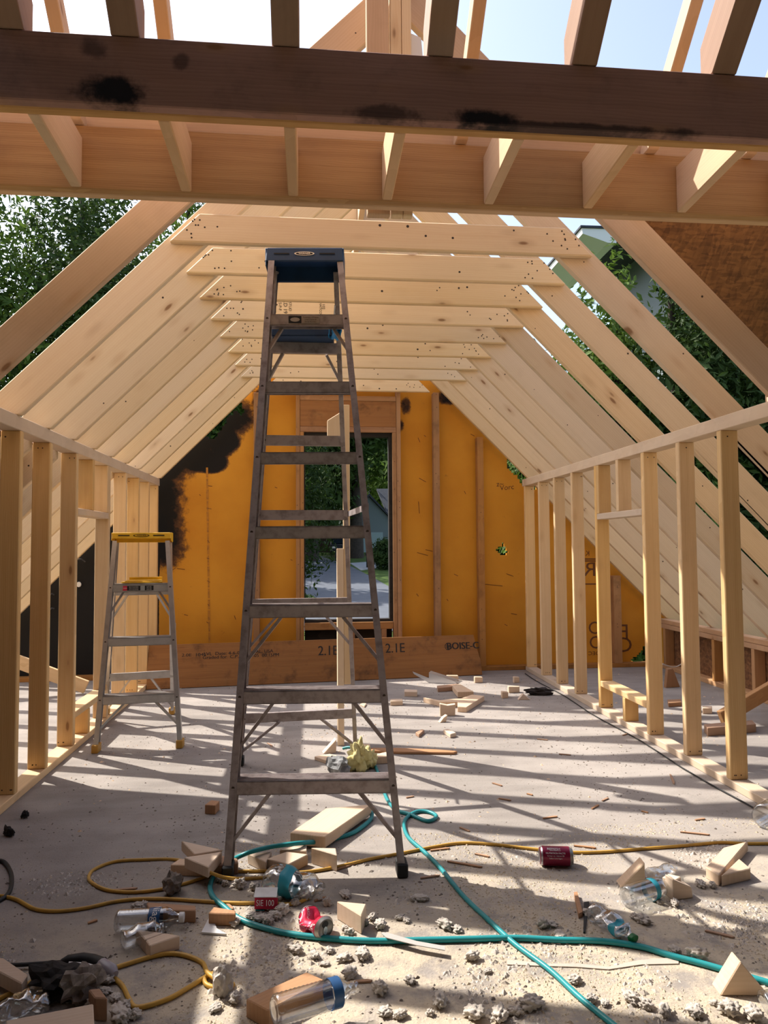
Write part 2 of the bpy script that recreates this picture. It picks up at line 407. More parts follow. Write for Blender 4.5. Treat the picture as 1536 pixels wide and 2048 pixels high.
def wpoly(pp): return [(at_y(px, py, YS).x, at_y(px, py, YS).z) for px, py in pp]
WIN = (-.075, .745, .47, 2.20)
burn_hole = wpoly([(355, 905), (372, 905), (385, 893), (398, 877), (412, 871), (420, 878), (433, 876), (437, 862), (450, 850), (455, 836), (470, 822), (480, 829), (488, 828), (486, 812), (481, 800), (470, 795), (430, 830)])
gap_r = wpoly([(1012, 923), (1016, 938), (1032, 950), (1046, 972), (1070, 985), (1070, 960), (1020, 910)])
tear = wpoly([(992, 1099), (1001, 1094), (1005, 1086), (1012, 1094), (1015, 1108), (1008, 1112), (1000, 1108)])
tear2 = wpoly([(1260, 1318), (1275, 1312), (1290, 1290), (1320, 1290), (1320, 1335), (1270, 1330)])
top_hole = wpoly([(505, 760), (520, 762), (514, 775), (508, 778), (503, 785), (498, 785)])
def blob(x, z, cx, cz, rx, rz): return 1-math.hypot((x-cx)/rx, (z-cz)/rz)
def seg_d(x, z, a, b):
    ax, az = a; bx, bz = b; t = max(0, min(1, ((x-ax)*(bx-ax)+(z-az)*(bz-az))/((bx-ax)**2+(bz-az)**2)))
    return math.hypot(x-ax-t*(bx-ax), z-az-t*(bz-az))
cA, cB, cC = wpoly([(330, 945), (470, 835), (335, 1010)])
cP = [wpoly([q])[0] for q in ((390, 915), (420, 925), (445, 880), (520, 800), (812, 812), (800, 850), (895, 795), (1090, 1245), (790, 870), (715, 862))]
def char_at(x, z):
    if x < XL-.02: return 1.0
    c = 0
    c = max(c, 1.05-seg_d(x, z, cA, cB)/.26)                               # along the burnt edge under the rafters
    c = max(c, 1.1-seg_d(x, z, (XL, 1.7), (XL+.02, 1.15))/.26)              # beside the left knee wall
    for (bx, bz), rx, rz, a in ((cP[0], .22, .17, 1.6), (cP[1], .20, .12, 1.6), (cP[2], .20, .2, 1.3), (cP[3], .10, .16, .75), (cP[4], .07, .13, .62), (cP[5], .06, .09, .55), (cP[6], .17, .10, .7)):
        c = max(c, a*min(1, 1.6*blob(x, z, bx, bz, rx, rz)))
    if x > 2.0: c = max(c, .35-(abs(x-2.35)/.1) if abs(x-2.35) < .05 else 0)
    return max(0, min(1, c))
def outline_ok(x, z):
    if z < 0: return False
    if z > 2.9 or z > LC+x+RV-.02 or z > RC-x+RV-.02: return False
    if WIN[0] < x < WIN[1] and WIN[2] < z < WIN[3]: return False
    if WIN[0] < x < WIN[1] and .2 < z < WIN[2]: return False
    for P in (burn_hole, gap_r, tear, tear2, top_hole):
        if inpoly(x, z, P): return False
    return True
def make_sheathing():
    h = .02; nx = int(6.75/h); nz = int(2.95/h); x0 = -3.15
    vid = {}; vs = []; fs = []; ch = []
    def vert(i, k):
        if (i, k) not in vid:
            vid[(i, k)] = len(vs); x = x0+i*h; z = k*h; vs.append((x, YS, z)); ch.append(char_at(x, z))
        return vid[(i, k)]
    for i in range(nx):
        for k in range(nz):
            x = x0+(i+.5)*h; z = (k+.5)*h
            jx = .012*noise.noise((x*25, z*25, 0)); jz = .012*noise.noise((x*25, z*25, 9))
            if outline_ok(x+jx, z+jz): fs.append((vert(i, k), vert(i+1, k), vert(i+1, k+1), vert(i, k+1)))
    me = bpy.data.meshes.new('wall_far'); me.from_pydata(vs, [], fs); me.materials.append(M['sheath'])
    at = me.attributes.new('char', 'FLOAT', 'POINT'); at.data.foreach_set('value', ch)
    o = bpy.data.objects.new('wall_far', me); C.objects.link(o)
    sm = o.modifiers.new('thick', 'SOLIDIFY'); sm.thickness = .02; sm.offset = -1 if True else 1
    WORLD[o] = Matrix(); return struct(o)
wall_far = make_sheathing()
# printing that shows mirrored on the sheathing behind the right-hand studs
yt = YS-.0015
for s_, px, py, size, sx in (('F', 1249, 1265, .20, 1.0), ('C', 1250, 1291, .20, 1.1), ('O', 1190, 1257, .17, 1.0), ('O', 1192, 1286, .17, 1.0), ('DEC', 1188, 1307, .05, 1.2), ('K', 1175, 1107, .07, 1.0), ('R', 1180, 1140, .19, 1.2)):
    p = at_y(px, py, yt); text('lettering', s_, size, p, (-1, 0, 0), (0, 0, 1), 'ink_brown', wall_far, sx)
for py in (1118, 1122, 1168):
    a = at_y(1165, py, yt); b = at_y(1192, py, yt); mbb = MB(); mbb.bar(a, b, (0, 0, 1), .012, .002); mbb.build('printed_line', 'ink_brown', wall_far, Matrix.Translation(a))
for px, py in ((1000, 968), (1014, 975)):
    p = at_y(px, py, yt); text('scribble', 'Vorc' if px > 1005 else 'z~', .07, p, (1, 0, .1), (0, 0, 1), 'ink_brown', wall_far)

for z0 in range(16):
    a = at_y(414+.3*z0, 935+22*z0, yt); b = at_y(414.3+.3*z0, 955+22*z0, yt); mbb = MB(); mbb.bar(a, b, (1, 0, 0), .014+.01*random.random(), .0012); mbb.build('seam_stain', 'seam', wall_far, Matrix.Translation(a))
for px, py, dx, dy in [(420, 972, 9, 1), (418, 1017, 10, 2), (417, 1083, 4, 5), (416, 1117, 5, 2), (417, 1163, 6, 3), (417, 1210, 3, 4), (415, 1245, 4, 3), (345, 1140, 12, -8), (362, 1138, 16, 2), (372, 1230, 8, 2), (470, 1235, 3, 8), (400, 990, 3, 2), (845, 1108, 22, 6), (858, 1101, 14, 3), (838, 880, 4, 9), (850, 872, 4, 3), (845, 960, 14, 8), (838, 1015, 2, 24), (912, 1150, 8, 4), (945, 870, 8, 4), (1020, 1150, 14, 5), (985, 1170, 40, 4), (1028, 1228, 12, 2), (1012, 1250, 6, 3), (930, 985, 3, 6), (552, 975, 5, 2), (583, 1120, 4, 2), (835, 1190, 4, 5), (895, 1200, 3, 4)]:
    a = at_y(px-dx/2, py-dy/2, yt); b = at_y(px+dx/2, py+dy/2, yt); mbb = MB(); mbb.bar(a, b, (0, 0, 1) if abs(dx) > abs(dy) else (1, 0, 0), .005, .0015); mbb.build('scuff_mark', 'ink_brown', wall_far, Matrix.Translation(a))
# framing of the far wall
def far_stud(x0, x1, z0, z1, mat, label):
    dots = [(V(((x0+x1)/2+random.uniform(-.01, .01), YW, z0+(z1-z0)*random.random())), (0, -1, 0), .004) for _ in range(5)]
    tag(boxplank('wall_stud', (x0, YW, z0), (x1, YW+.089, z1), 'z', mat, dots=dots), label, 'stud', 'studs of the far orange wall')
def xa(px): return at_y(px, 1080, YW).x
for p0, p1, zb, zt, lab in ((507, 519, .038, 2.62, 'scorched wall stud on orange wall, left of the window and partly behind the tall ladder'),
                            (592, 600, .038, 2.60, 'outer stud of the pair framing the left side of the window'),
                            (600.5, 608, .038, 2.20, 'inner trimmer stud tight against the left side of the window'),
                            (786, 794, .038, 2.20, 'charred trimmer stud tight against the right side of the window'),
                            (794.5, 803, .038, 2.60, 'outer stud of the pair framing the right side of the window'),
                            (869, 881, .038, 2.62, 'stud on orange wall, first one right of the window pair'),
                            (957, 969, .038, 2.62, 'stud on orange wall with dark knots, second right of the window pair'),
                            (1225, 1240, .038, 1.33, 'dark stud on orange wall seen between the right knee wall studs')):
    a, b = xa(p0), xa(p1); zt = min(zt, RC-b-.02, LC+a-.02)
    far_stud(a, b, zb, zt, 'far_stud', lab)
wx0, wx1 = xa(600.5), xa(794)
hz0, hz1 = 2.20, 2.535
hd = empty('window_header', ((wx0+wx1)/2, YW, hz0), 'scorched double timber header above the window opening', 'header')
boxplank('header_board', (wx0+.0, YW+.002, hz0+.05), (wx1, YW+.085, hz1-.045), 'x', 'header', parent=hd)
boxplank('header_cap', (wx0, YW, hz1-.044), (wx1, YW+.089, hz1), 'x', 'far_stud', parent=hd)
boxplank('header_sole', (wx0, YW, hz0), (wx1, YW+.089, hz0+.049), 'x', 'header', parent=hd)
tag(boxplank('window_sill', (xa(608.5), YW, .40), (xa(785.5), YW+.089, .465), 'x', 'far_stud'), 'rough timber sill under the window opening', 'window sill')
tag(boxplank('bottom_plate', (-2.95, YW+.0, 0), (3.24, YW+.089, .038), 'x', 'far_stud'), 'dusty bottom plate along the foot of the orange wall', 'wall plate')
# burnt window frame
wf = struct(empty('window_1', (xa(690), YW+.06, .47), 'burnt window opening looking onto the street', 'window'))
for lo, hi in (((xa(608.5), YW+.03, .467), (xa(785.5), YW+.11, .49)), ((xa(779), YW+.03, .49), (xa(785.5), YW+.11, 2.16)), ((xa(608.5), YW+.05, .49), (xa(610.5), YW+.11, 2.16)), ((xa(608.5), YW+.03, 2.16), (xa(785.5), YW+.11, 2.198))):
    m_ = MB(); m_.box(lo, hi); m_.build('burnt_frame', 'burnt', wf, Matrix.Translation(V(lo)))
# cripples and insulation under the sill
for a, b, lab in ((700, 709, 'short cripple stud under the window sill, the one behind the tall ladder'), (762, 772, 'short cripple stud under the window sill at its right end')):
    tag(boxplank('cripple_stud', (xa(a), YW, .038), (xa(b), YW+.089, .40), 'z', 'far_stud'), lab, 'stud')
mi = MB(); mi.box((xa(609), YW+.0895, .04), (xa(785), YW+.105, .40)); tag(mi.build('sheathing_scrap', 'burnt', None, Matrix.Translation(V((xa(690), YW+.08, .2)))), 'blackened panel closing the wall under the window sill', 'panel')

# right eave wall (low wall under the rafter feet)
XE = 3.25
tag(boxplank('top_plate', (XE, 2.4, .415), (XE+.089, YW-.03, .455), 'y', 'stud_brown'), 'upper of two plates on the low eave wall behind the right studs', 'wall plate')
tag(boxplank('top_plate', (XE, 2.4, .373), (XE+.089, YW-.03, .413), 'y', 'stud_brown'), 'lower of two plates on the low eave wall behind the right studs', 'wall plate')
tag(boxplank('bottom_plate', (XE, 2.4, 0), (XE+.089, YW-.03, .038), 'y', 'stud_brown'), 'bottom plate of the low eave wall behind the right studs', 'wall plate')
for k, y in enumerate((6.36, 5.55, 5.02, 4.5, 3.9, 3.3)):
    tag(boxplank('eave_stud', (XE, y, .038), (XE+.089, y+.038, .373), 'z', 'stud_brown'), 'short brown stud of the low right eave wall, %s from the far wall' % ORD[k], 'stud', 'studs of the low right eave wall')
mb = MB(); mb.box((XE+.091, 2.4, 0), (XE+.103, YW+.05, .36)); struct(mb.build('wall_right', 'osb', None, Matrix.Translation(V((XE+.09, 4.5, .2)))))
# left eave: plate on the floor
tag(boxplank('bottom_plate', (-3.10, 2.6, 0), (-2.96, YW-.03, .05), 'y', 'stud'), 'plate on the floor under the feet of the left rafters', 'wall plate')

# ------------------------------------------------------------------ knee walls
def knee(side):
    L = side < 0; x0, x1 = (XL-.089, XL) if L else (XR, XR+.089); nm = 'left' if L else 'right'
    xf = XL if L else XR; nrm = (1, 0, 0) if L else (-1, 0, 0)
    tag(boxplank('top_plate', (x0, 1.9, ZP-.066), (x1, YW-.01, ZP), 'y', 'plate'), 'pale top plate along the %s knee wall' % nm, 'wall plate')
    tag(boxplank('bottom_plate', (x0, 1.9, 0), (x1, YW-.025, .038), 'y', 'plate' if not L else 'stud'), 'bottom plate of the %s knee wall on the dusty floor' % nm, 'wall plate')
    zt = ZP-.066
    full = [3.487, 3.866, 4.285, 4.952, 5.386, 5.771, 6.121, 6.465] if L else [3.282, 3.678, 4.092, 4.804, 5.261, 5.659, 6.049, 6.463]
    for k, y in enumerate(full):
        d = []
        for _ in range(3): d.append((V((random.uniform(x0+.01, x1-.01), y-.038, .06)), (0, -1, 0), .0035))
        for _ in range(2): d.append((V((random.uniform(x0+.01, x1-.01), y-.038, zt-.03)), (0, -1, 0), .0035))
        tag(boxplank('wall_stud', (x0, y-.038, .038), (x1, y, zt), 'z', 'stud', .004, d), 'full height pine stud of the %s knee wall, %s from the viewer' % (nm, ORD[k]), 'stud', '%s knee wall studs' % nm)
    o0, o1 = (4.285, 4.914) if L else (4.092, 4.766)
    y = o0+.040  # trimmer beside the king stud carries the header
    zh = 1.345 if L else 1.325
    tag(boxplank('header', (x0, o0+.001, zh), (x1, o1-.001, zh+.04), 'y', 'plate'), 'flat header over the small opening in the %s knee wall' % nm, 'header')
    tag(boxplank('opening_sill', (x0, o0+.001, .185), (x1, o1-.001, .222), 'y', 'stud'), 'sunlit sill of the small opening in the %s knee wall' % nm, 'sill')
    yc = 4.595 if L else 4.448
    tag(boxplank('cripple_stud', (x0, yc-.038, zh+.041), (x1, yc, zt), 'z', 'stud'), 'short cripple stud above the header of the %s knee wall opening' % nm, 'stud')
    tag(boxplank('cripple_stud', (x0, o1-.040, zh+.041), (x1, o1-.002, zt), 'z', 'stud'), 'short cripple at the far end above the %s knee wall header' % nm, 'stud')
    yb = 4.56 if L else 4.42
    tag(boxplank('cripple_stud', (x0, yb-.038, .038), (x1, yb, .184), 'z', 'stud'), 'short block under the sill of the %s knee wall opening' % nm, 'stud')
knee(-1); knee(1)

# ------------------------------------------------------------------ wing rafters, ties, ridge
def rafter(side, y, k, mat='pine', zlow=None):
    RC = RC0+{0: .085, 1: .04, 2: .02}.get(k, 0)
    L = side < 0
    if L:
        xb = zlow-LC if zlow is not None else .05-LC
        P = [(xb, LC+xb)]
        zb, zt_ = ZP-.066, ZP
        P += [(XL-.0895, LC+XL-.0895), (XL-.0895, ZP+.001), (max(XL, ZP-LC), ZP+.001)] if LC+XL < ZP+.0005 or True else []
        if LC+XL > ZP+.001: P[-1] = (ZP+.001-LC, ZP+.001)
        P += [(XRG-.0195, LC+XRG-.0195), (XRG-.0195, LC+XRG-.0195+RV), (xb-RV+.0, LC+xb)]
        if zlow is not None: P[-1] = (xb-RV, LC+xb)
        name = 'left'
        pts = [V((a, y, b)) for a, b in P]; gr = V((1, 0, 1))
        yn = V((0, 1, 0))
        span = (xb, XRG)
        f = lambda x, h: V((x, y, LC+x+h))
    else:
        xe = XE; ze = .456
        P = [(XRG+.0195, RC-XRG-.0195), (ZP+.001, 0)]
        P = [(XRG+.0195, RC-XRG-.0195)]
        xn = RC-ZP-.001; P += [(xn, ZP+.001), (XR+.0895, ZP+.001), (XR+.0895, RC-XR-.0895)]
        xn2 = RC-ze; P += [(xn2, ze), (XE+.0895, ze), (XE+.0895+.0, RC-XE-.0895), (XE+.16, RC-XE-.16), (XE+.16+RV, RC-XE-.16), ]
        P += [(XRG+.0195, RC-XRG-.0195+RV)]
        name = 'right'
        pts = [V((a, y, b)) for a, b in P]; gr = V((1, 0, -1)); span = (XRG, XE)
        f = lambda x, h: V((x, y, RC-x+h))
    dots = []
    for _ in range(5): dots.append((f(random.uniform(*span), random.uniform(.03, RV-.03)), (0, -1, 0), random.uniform(.003, .006)))
    o = plank('rafter', pts, (0, .038, 0), gr, mat, .004, dots)
    which = 'nearest, without a tie' if k == 0 else '%s from the viewer' % ORD[k]
    return tag(o, 'bare 45 degree roof rafter on the %s slope, %s' % (name, which), 'rafter', '%s roof rafters' % name)
NT = 9
for i in range(-1, NT):
    y = Y0+S*i+.0395 if i >= 0 else Y0-S+.0
    y = min(y, YW-.0395)
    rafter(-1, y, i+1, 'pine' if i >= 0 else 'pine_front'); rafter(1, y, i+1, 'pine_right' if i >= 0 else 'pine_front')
    if i >= 0:
        yt0 = Y0+S*i if i < 8 else YW-.079
        z0 = 2.585; z1 = z0+.14
        xl = -.662+.010*i; xr = 1.440-.0112*i
        if i == 8: xl += .16; xr -= .26; z0 -= .02; z1 -= .02
        xl = max(xl, z0-LC-RV+.005) if i != 8 else xl; xr = min(xr, RC+RV-z0-.005)
        P = [V((xl, yt0, z0)), V((xr, yt0, z0)), V((xr-.14, yt0, z1)), V((xl+.14, yt0, z1))]
        if xl+.14 > 5: pass
        dots = []
        for _ in range(10): dots.append((V((random.uniform(xl+.06, xl+.24), yt0, 0)), (0, -1, 0), .0045))
        for _ in range(10): dots.append((V((random.uniform(xr-.24, xr-.06), yt0, 0)), (0, -1, 0), .0045))
        for q, n, r in dots: q.z = z0+random.uniform(.02, .13); q.x = max(min(q.x, xr-(q.z-z0)-.01), xl+(q.z-z0)+.01)
        for _ in range(5): dots.append((V((random.uniform(xl+.2, xr-.2), yt0, z0+random.uniform(.02, .12))), (0, -1, 0), random.uniform(.004, .008)))
        tie = plank('ceiling_tie', P, (0, .038, 0), (1, 0, 0), 'pine', .006, dots)
        tag(tie, 'pale horizontal ceiling tie nailed across the rafters, %s from the viewer' % ORD[i], 'ceiling tie', 'ceiling ties across the wing roof')
        if i == 3:
            for px, t_, sz in ((549, 'KD-HT', .026), (560, 'S-P-F', .026), (570.5, 'KD 19', .034), (580, 'STUD', .024), (641, '2 WHATCOM', .022), (647, '102', .024)):
                p = at_y(px, 613, yt0-.002); text('grade_stamp', t_, sz, p, (0, 0, -1), (1, 0, 0), 'ink', tie, 1.0)
tag(boxplank('ridge_board', (XRG-.019, 2.72, LC+XRG-.02), (XRG+.019, YW+.08, LC+XRG+RV+.01), 'y', 'pine_tan'), 'ridge board running along the top of the wing rafters', 'ridge board')

# ------------------------------------------------------------------ header beams and what stands on them
YB1, YB2, ZB, BH = 2.15, 2.632, 2.455, .237; ZB1 = 2.478
def stain_beam():
    m = M['beam_dark']; t = m.node_tree; b = t.nodes['Principled BSDF']; N = NB(t)
    src = b.inputs['Base Color'].links[0].from_socket
    tc = N.n('ShaderNodeTexCoord'); sep = N.n('ShaderNodeSeparateXYZ'); t.links.new(tc.outputs['Object'], sep.inputs[0])
    nz = N.noise(tc.outputs['Object'], 12, 5, .65); col = src
    for cx, cy, rx, ry, a in ((-.83, -.065, .12, .055, 1.0), (.30, -.085, .13, .035, 1.0), (-1.03, -.02, .25, .09, .25), (.6, -.10, .5, .018, .8), (-.9, .06, .05, .04, .6), (-.02, -.088, .12, .03, .7), (-.64, .035, .03, .03, .6)):
        dx = N.math('DIVIDE', N.math('SUBTRACT', sep.outputs[0], cx), rx); dy = N.math('DIVIDE', N.math('SUBTRACT', sep.outputs[1], -cy), ry)
        r = N.math('SQRT', N.math('ADD', N.math('MULTIPLY', dx, dx), N.math('MULTIPLY', dy, dy)))
        r = N.math('ADD', r, N.math('MULTIPLY', N.math('SUBTRACT', nz, .5), 1.6))
        f = N.math('MULTIPLY', N.math('SUBTRACT', 1.0, N.ramp(r, .45, 1.1)), a)
        col = N.mix(f, col, (.008, .007, .009))
    t.links.new(col, b.inputs['Base Color'])
stain_beam()
b1 = empty('header_beam', (.35, YB1+.04, ZB), 'dark soot-stained double header beam crossing nearest the viewer', 'beam')
boxplank('beam_ply', (-2.4, YB1, ZB1), (2.9, YB1+.037, ZB+BH), 'x', 'beam_dark', .004, parent=b1)
boxplank('beam_ply', (-2.4, YB1+.0395, ZB1), (2.9, YB1+.076, ZB+BH), 'x', 'beam_tan', .004, parent=b1)
b2 = empty('header_beam', (.35, YB2+.04, ZB), 'lighter tan double header beam behind the short joists', 'beam')
boxplank('beam_ply', (-2.4, YB2, ZB), (2.9, YB2+.037, ZB+BH), 'x', 'beam_tan', .004, parent=b2)
boxplank('beam_ply', (-2.4, YB2+.0395, ZB), (2.9, YB2+.076, ZB+BH+.13), 'x', 'pine_tan', .004, parent=b2)
for k, x in enumerate((-1.235, -.845, -.455, -.065, .288, .680, 1.073, 1.457, 1.85)):
    P = [V((x-.019, YB1+.0765, ZB1+.002)), V((x-.019, YB2-.0005, ZB+.003)), V((x-.019, YB2-.0005, ZB+.19)), V((x-.019, YB1+.0765, ZB+.19))]
    tag(plank('joist', P, (.038, 0, 0), (0, 1, 0), 'pine_tan', .004), 'short joist between the two header beams, %s from the left' % ORD[k], 'joist', 'short joists between the header beams')
def main_rafter(xc, wd, y, z, mat, label, grp, dep=.14, side=None):
    Ln = 2.6; h = dep*1.414; q = xc-wd/2
    P = [V((q, y, z)), V((q, y+.07, z)), V((q, y+.07, z+h-.07)), V((q, y-Ln, z+h+Ln)), V((q, y-Ln, z+Ln))]
    tag(plank('main_rafter', P, (wd, 0, 0), (0, -1, 1), mat, .003), label, 'rafter', grp)
for k, x in enumerate((-.985, -.556, -.076, .407, .878, 1.353, 1.83)):
    if k == 0: x = -.89
    main_rafter(x, .084, YB1+.001, ZB+BH+.002, 'rafter_old', 'dark weathered doubled roof rafter standing on the sooty beam, %s from the left' % ORD[k], 'dark rafters on the sooty beam')
for k, x in enumerate((-.845, -.495, .575, 1.335, 1.74)):
    main_rafter(x, .045, YB2-.03, ZB+BH+.002, 'pine_tan', 'lighter single roof rafter rising behind the sooty beam, %s from the left' % ORD[k], 'lighter rafters behind the sooty beam', .07)
for k, (a, b, mt) in enumerate(((.222, .312, 'pine_tan'), (.318, .362, 'pine'), (.364, .402, 'pine'))):
    tag(boxplank('ridge_post', (a, 2.74, ZB+.0), (b, 2.778, 3.40 if k else 3.62), 'z', mt), 'upright ridge post above the sooty beam, %s of three from the left' % ORD[k], 'post', 'ridge posts')
fl = MB(); fl.prism([V((.405, 2.76, 3.12)), V((.452, 2.76, 3.11)), V((.445, 2.76, 3.20)), V((.405, 2.76, 3.215))], (0, .05, 0))
tag(fl.build('metal_flashing', 'eave_white', None, Matrix.Translation(V((.42, 2.77, 3.15)))), 'bent white metal flashing beside the ridge posts', 'flashing')

# strand-board on the main roof, right of the nearest rafter, and on the low left slope outside the view
def on_plane(px, py, n, d):
    v = ray(px, py); n = V(n); return CAM+v*((d-n.dot(CAM))/n.dot(v))
n_ = V((0, 1, 1))
pp = [(1262, 425), (1900, 425), (1900, 900), (1640, 840), (1536, 735), (1420, 590)]
P = [on_plane(px, py, n_, 5.58) for px, py in pp]
tag(plank('roof_sheathing', P, (0, .008, .008), (1, 0, 0), 'osb', 0), 'dark brown strand board roof sheathing right of the nearest right rafter', 'sheathing')
xs = -1.555
P = [V((xs, 1.2, LC+xs+RV+.004)), V((xs, 4.36, LC+xs+RV+.004)), V((-3.22, 4.36, LC-3.22+RV+.004)), V((-3.22, 1.2, LC-3.22+RV+.004))]
tag(plank('roof_sheathing', P, (-.009, 0, .009), (0, 1, 0), 'osb', 0), 'strand board sheathing on the lower left rafters at the viewer end', 'sheathing')

# ------------------------------------------------------------------ step ladders
def lerp(a, b, t): return V(a)+(V(b)-V(a))*t
def step_ladder(label, FL, FR, RL, RR, TL, TR, QL, QR, steps, rungs, cap, metal, capmat, footmat, cat='ladder', dims=1., logo=None, sticker=None, braces=(), rbraces=(), tray=None, spread=None, capsize=(.40, .14, .10)):
    """front rails FL-TL, FR-TR; rear rails RL-QL, RR-QR; steps and rungs are heights"""
    FL, FR, RL, RR, TL, TR, QL, QR = map(V, (FL, FR, RL, RR, TL, TR, QL, QR))
    root = empty('step_ladder', ((FL+FR+RL+RR)/4), label, cat)
    fx = (FR-FL).normalized(); fy = V((0, 0, 1)).cross(fx)      # across, away from the viewer
    rw, rd = .056*dims, .026*dims
    at = lambda a, b, z: a+(b-a)*((z-a.z)/(b.z-a.z))
    lift = .035*dims
    for a, b, sgn, nm, ww in ((FL, TL, 1, 'front_rail', 1), (FR, TR, -1, 'front_rail', 1), (RL, QL, 1, 'rear_rail', .75), (RR, QR, -1, 'rear_rail', .75)):
        a2 = at(a, b, a.z+lift)
        m = MB(); m.channel(a2, b, fy, rw*ww, rd*(1 if nm == 'front_rail' else .8), .003, fx*sgn)
        for z in (steps if nm == 'front_rail' else rungs):
            p = at(a, b, z-.02); m.disc(p+fx*sgn*.013-fy*rw*ww/2, -fy, .006*dims, 1)
        rail = m.build(nm, [metal, 'nail'], root, Matrix.Translation(a2))
        m = MB(); q = V((a.x, a.y, 0)); c = at(a, b, a.z+.018*dims)+fx*sgn*rd/2
        m.prism([V((c.x-.019*dims, c.y-rw*ww/2-.006, a.z)), V((c.x+.019*dims, c.y-rw*ww/2-.006, a.z)), V((c.x+.019*dims, c.y+rw*ww/2+.006, a.z)), V((c.x-.019*dims, c.y+rw*ww/2+.006, a.z))], (0, 0, lift+.012))
        m.build('foot', footmat, root, Matrix.Translation(c), .004)
    sh, sd = .047*dims, .085*dims
    for z in steps:
        a = at(FL, TL, z)+fx*.004; b = at(FR, TR, z)-fx*.004
        a = a-fy*rw*.5; b = b-fy*rw*.5
        m = MB()
        m.prism([a, b, b+fy*sd, a+fy*sd], (0, 0, -.003))
        m.prism([a, b, b-V((0, 0, sh)), a-V((0, 0, sh))], fy*.003)
        m.prism([a+fy*(sd-.003), b+fy*(sd-.003), b+fy*(sd-.003)-V((0, 0, sh*.8)), a+fy*(sd-.003)-V((0, 0, sh*.8))], fy*.003)
        m.prism([a-V((0, 0, sh)), b-V((0, 0, sh)), b-V((0, 0, sh))+fy*.014, a-V((0, 0, sh))+fy*.014], (0, 0, .003))
        for k in range(7):                                        # ridges of the tread
            q = fy*(.008+k*(sd-.016)/6); m.prism([a+q, b+q, b+q+fy*.004, a+q+fy*.004], (0, 0, .0025))
        st = m.build('step', metal, root, Matrix.Translation((a+b)/2))
        if sticker and z == sticker[0]:
            sticker[1](st, a, b, fx, fy, sh)
    for z in rungs:
        a = at(RL, QL, z)-fy*.018; b = at(RR, QR, z)-fy*.018
        m = MB(); m.channel(a, b, (0, 0, 1), .048*dims, .02*dims, .0025, fy)
        for e in (a+fx*.02, b-fx*.02): m.disc(e, -fy, .005*dims, 1)
        m.build('rear_rung', [metal, 'nail'], root, Matrix.Translation((a+b)/2))
    def brace(A, B, z0, z1, dx, back):
        for (a, b, sg) in ((A[0], B[0], 1), (A[1], B[1], -1)):
            p = at(a, b, z0)+fx*sg*.012+fy*back; q = at(a, b, z1)+fx*sg*dx+fy*(back)
            m = MB(); m.bar(p, q, fy, .022*dims, .012*dims); m.build('brace', metal, root, Matrix.Translation((p+q)/2))
    for z0, z1, dx in braces: brace((FL, FR), (TL, TR), z0, z1, dx, .03)
    for z0, z1, dx in rbraces: brace((RL, RR), (QL, QR), z0, z1, dx, .0)
    if spread:
        for a, b, c, d in ((FL, TL, RL, QL), (FR, TR, RR, QR)):
            p = at(a, b, spread)+fy*.02; q = at(c, d, spread)
            m = MB(); mid = (p+q)/2; m.bar(p, mid, (0, 0, 1), .026*dims, .005); m.bar(mid, q, (0, 0, 1), .026*dims, .005)
            m.build('spreader', metal, root, Matrix.Translation(mid))
    # top cap: a moulded tray with a rim, a front skirt and slots
    ct = (TL+TR+QL+QR)/4; w_, d_, h_ = capsize; zt = cap
    o = V((ct.x, ct.y, zt)); m = MB()
    c = lambda u, v, zz: o+fx*u+fy*v+V((0, 0, zz))
    m.prism([c(-w_/2, -d_/2, -.03), c(w_/2, -d_/2, -.03), c(w_/2, d_/2, -.03), c(-w_/2, d_/2, -.03)], (0, 0, .026))
    m.prism([c(-w_/2, -d_/2, 0), c(w_/2, -d_/2, 0), c(w_/2+.004, -d_/2-.008, -h_*.62), c(-w_/2-.004, -d_/2-.008, -h_*.62)], fy*.012)
    m.prism([c(-w_/2, d_/2-.012, 0), c(w_/2, d_/2-.012, 0), c(w_/2, d_/2-.012, -h_*1.0), c(-w_/2, d_/2-.012, -h_*1.0)], fy*.012)
    for sg in (-1, 1): m.prism([c(sg*w_/2, -d_/2, 0), c(sg*w_/2, d_/2, 0), c(sg*w_/2, d_/2, -h_), c(sg*w_/2, -d_/2, -h_*.8)], fx*sg*.006)
    cap_o = m.build('top_cap', capmat, root, Matrix.Translation(o), .003)
    if logo: logo(cap_o, c, fx, fy, w_, d_, h_)
    if tray: tray(root, fx, fy, at, FL, TL)
    return root
def oval(o, ex, ey, rx, ry, n=28): return [o+ex*(rx*math.cos(6.2832*k/n))+ey*(ry*math.sin(6.2832*k/n)) for k in range(n)]
def logo_fn(bgcol, fgcol, rx, ry, size):
    def f(cap_o, c, fx, fy, w_, d_, h_):
        o = c(0, -d_/2-.0075, -h_*.30); ez = V((0, 0, 1))
        m = MB(); m.prism(oval(o, fx, ez, rx, ry), -fy*.0012); m.build('badge', bgcol, cap_o, Matrix.Translation(o))
        m = MB(); m.prism(oval(o-fy*.0013, fx, ez, rx*.86, ry*.72), -fy*.0006); m.build('badge', fgcol, cap_o, Matrix.Translation(o))
        text('lettering', 'WERNER', size, o-fy*.0023, fx, ez, bgcol, cap_o, 1.25, .0006)
        for sg in (-1, 1):
            m = MB(); q = c(sg*w_*.30, -d_/2-.0070, -h_*.30); m.prism([q+fx*-.033+ez*.003, q+fx*.033+ez*.003, q+fx*.033-ez*.003, q-fx*.033-ez*.003], -fy*.001); m.build('slot', 'black', cap_o, Matrix.Translation(q))
    return f
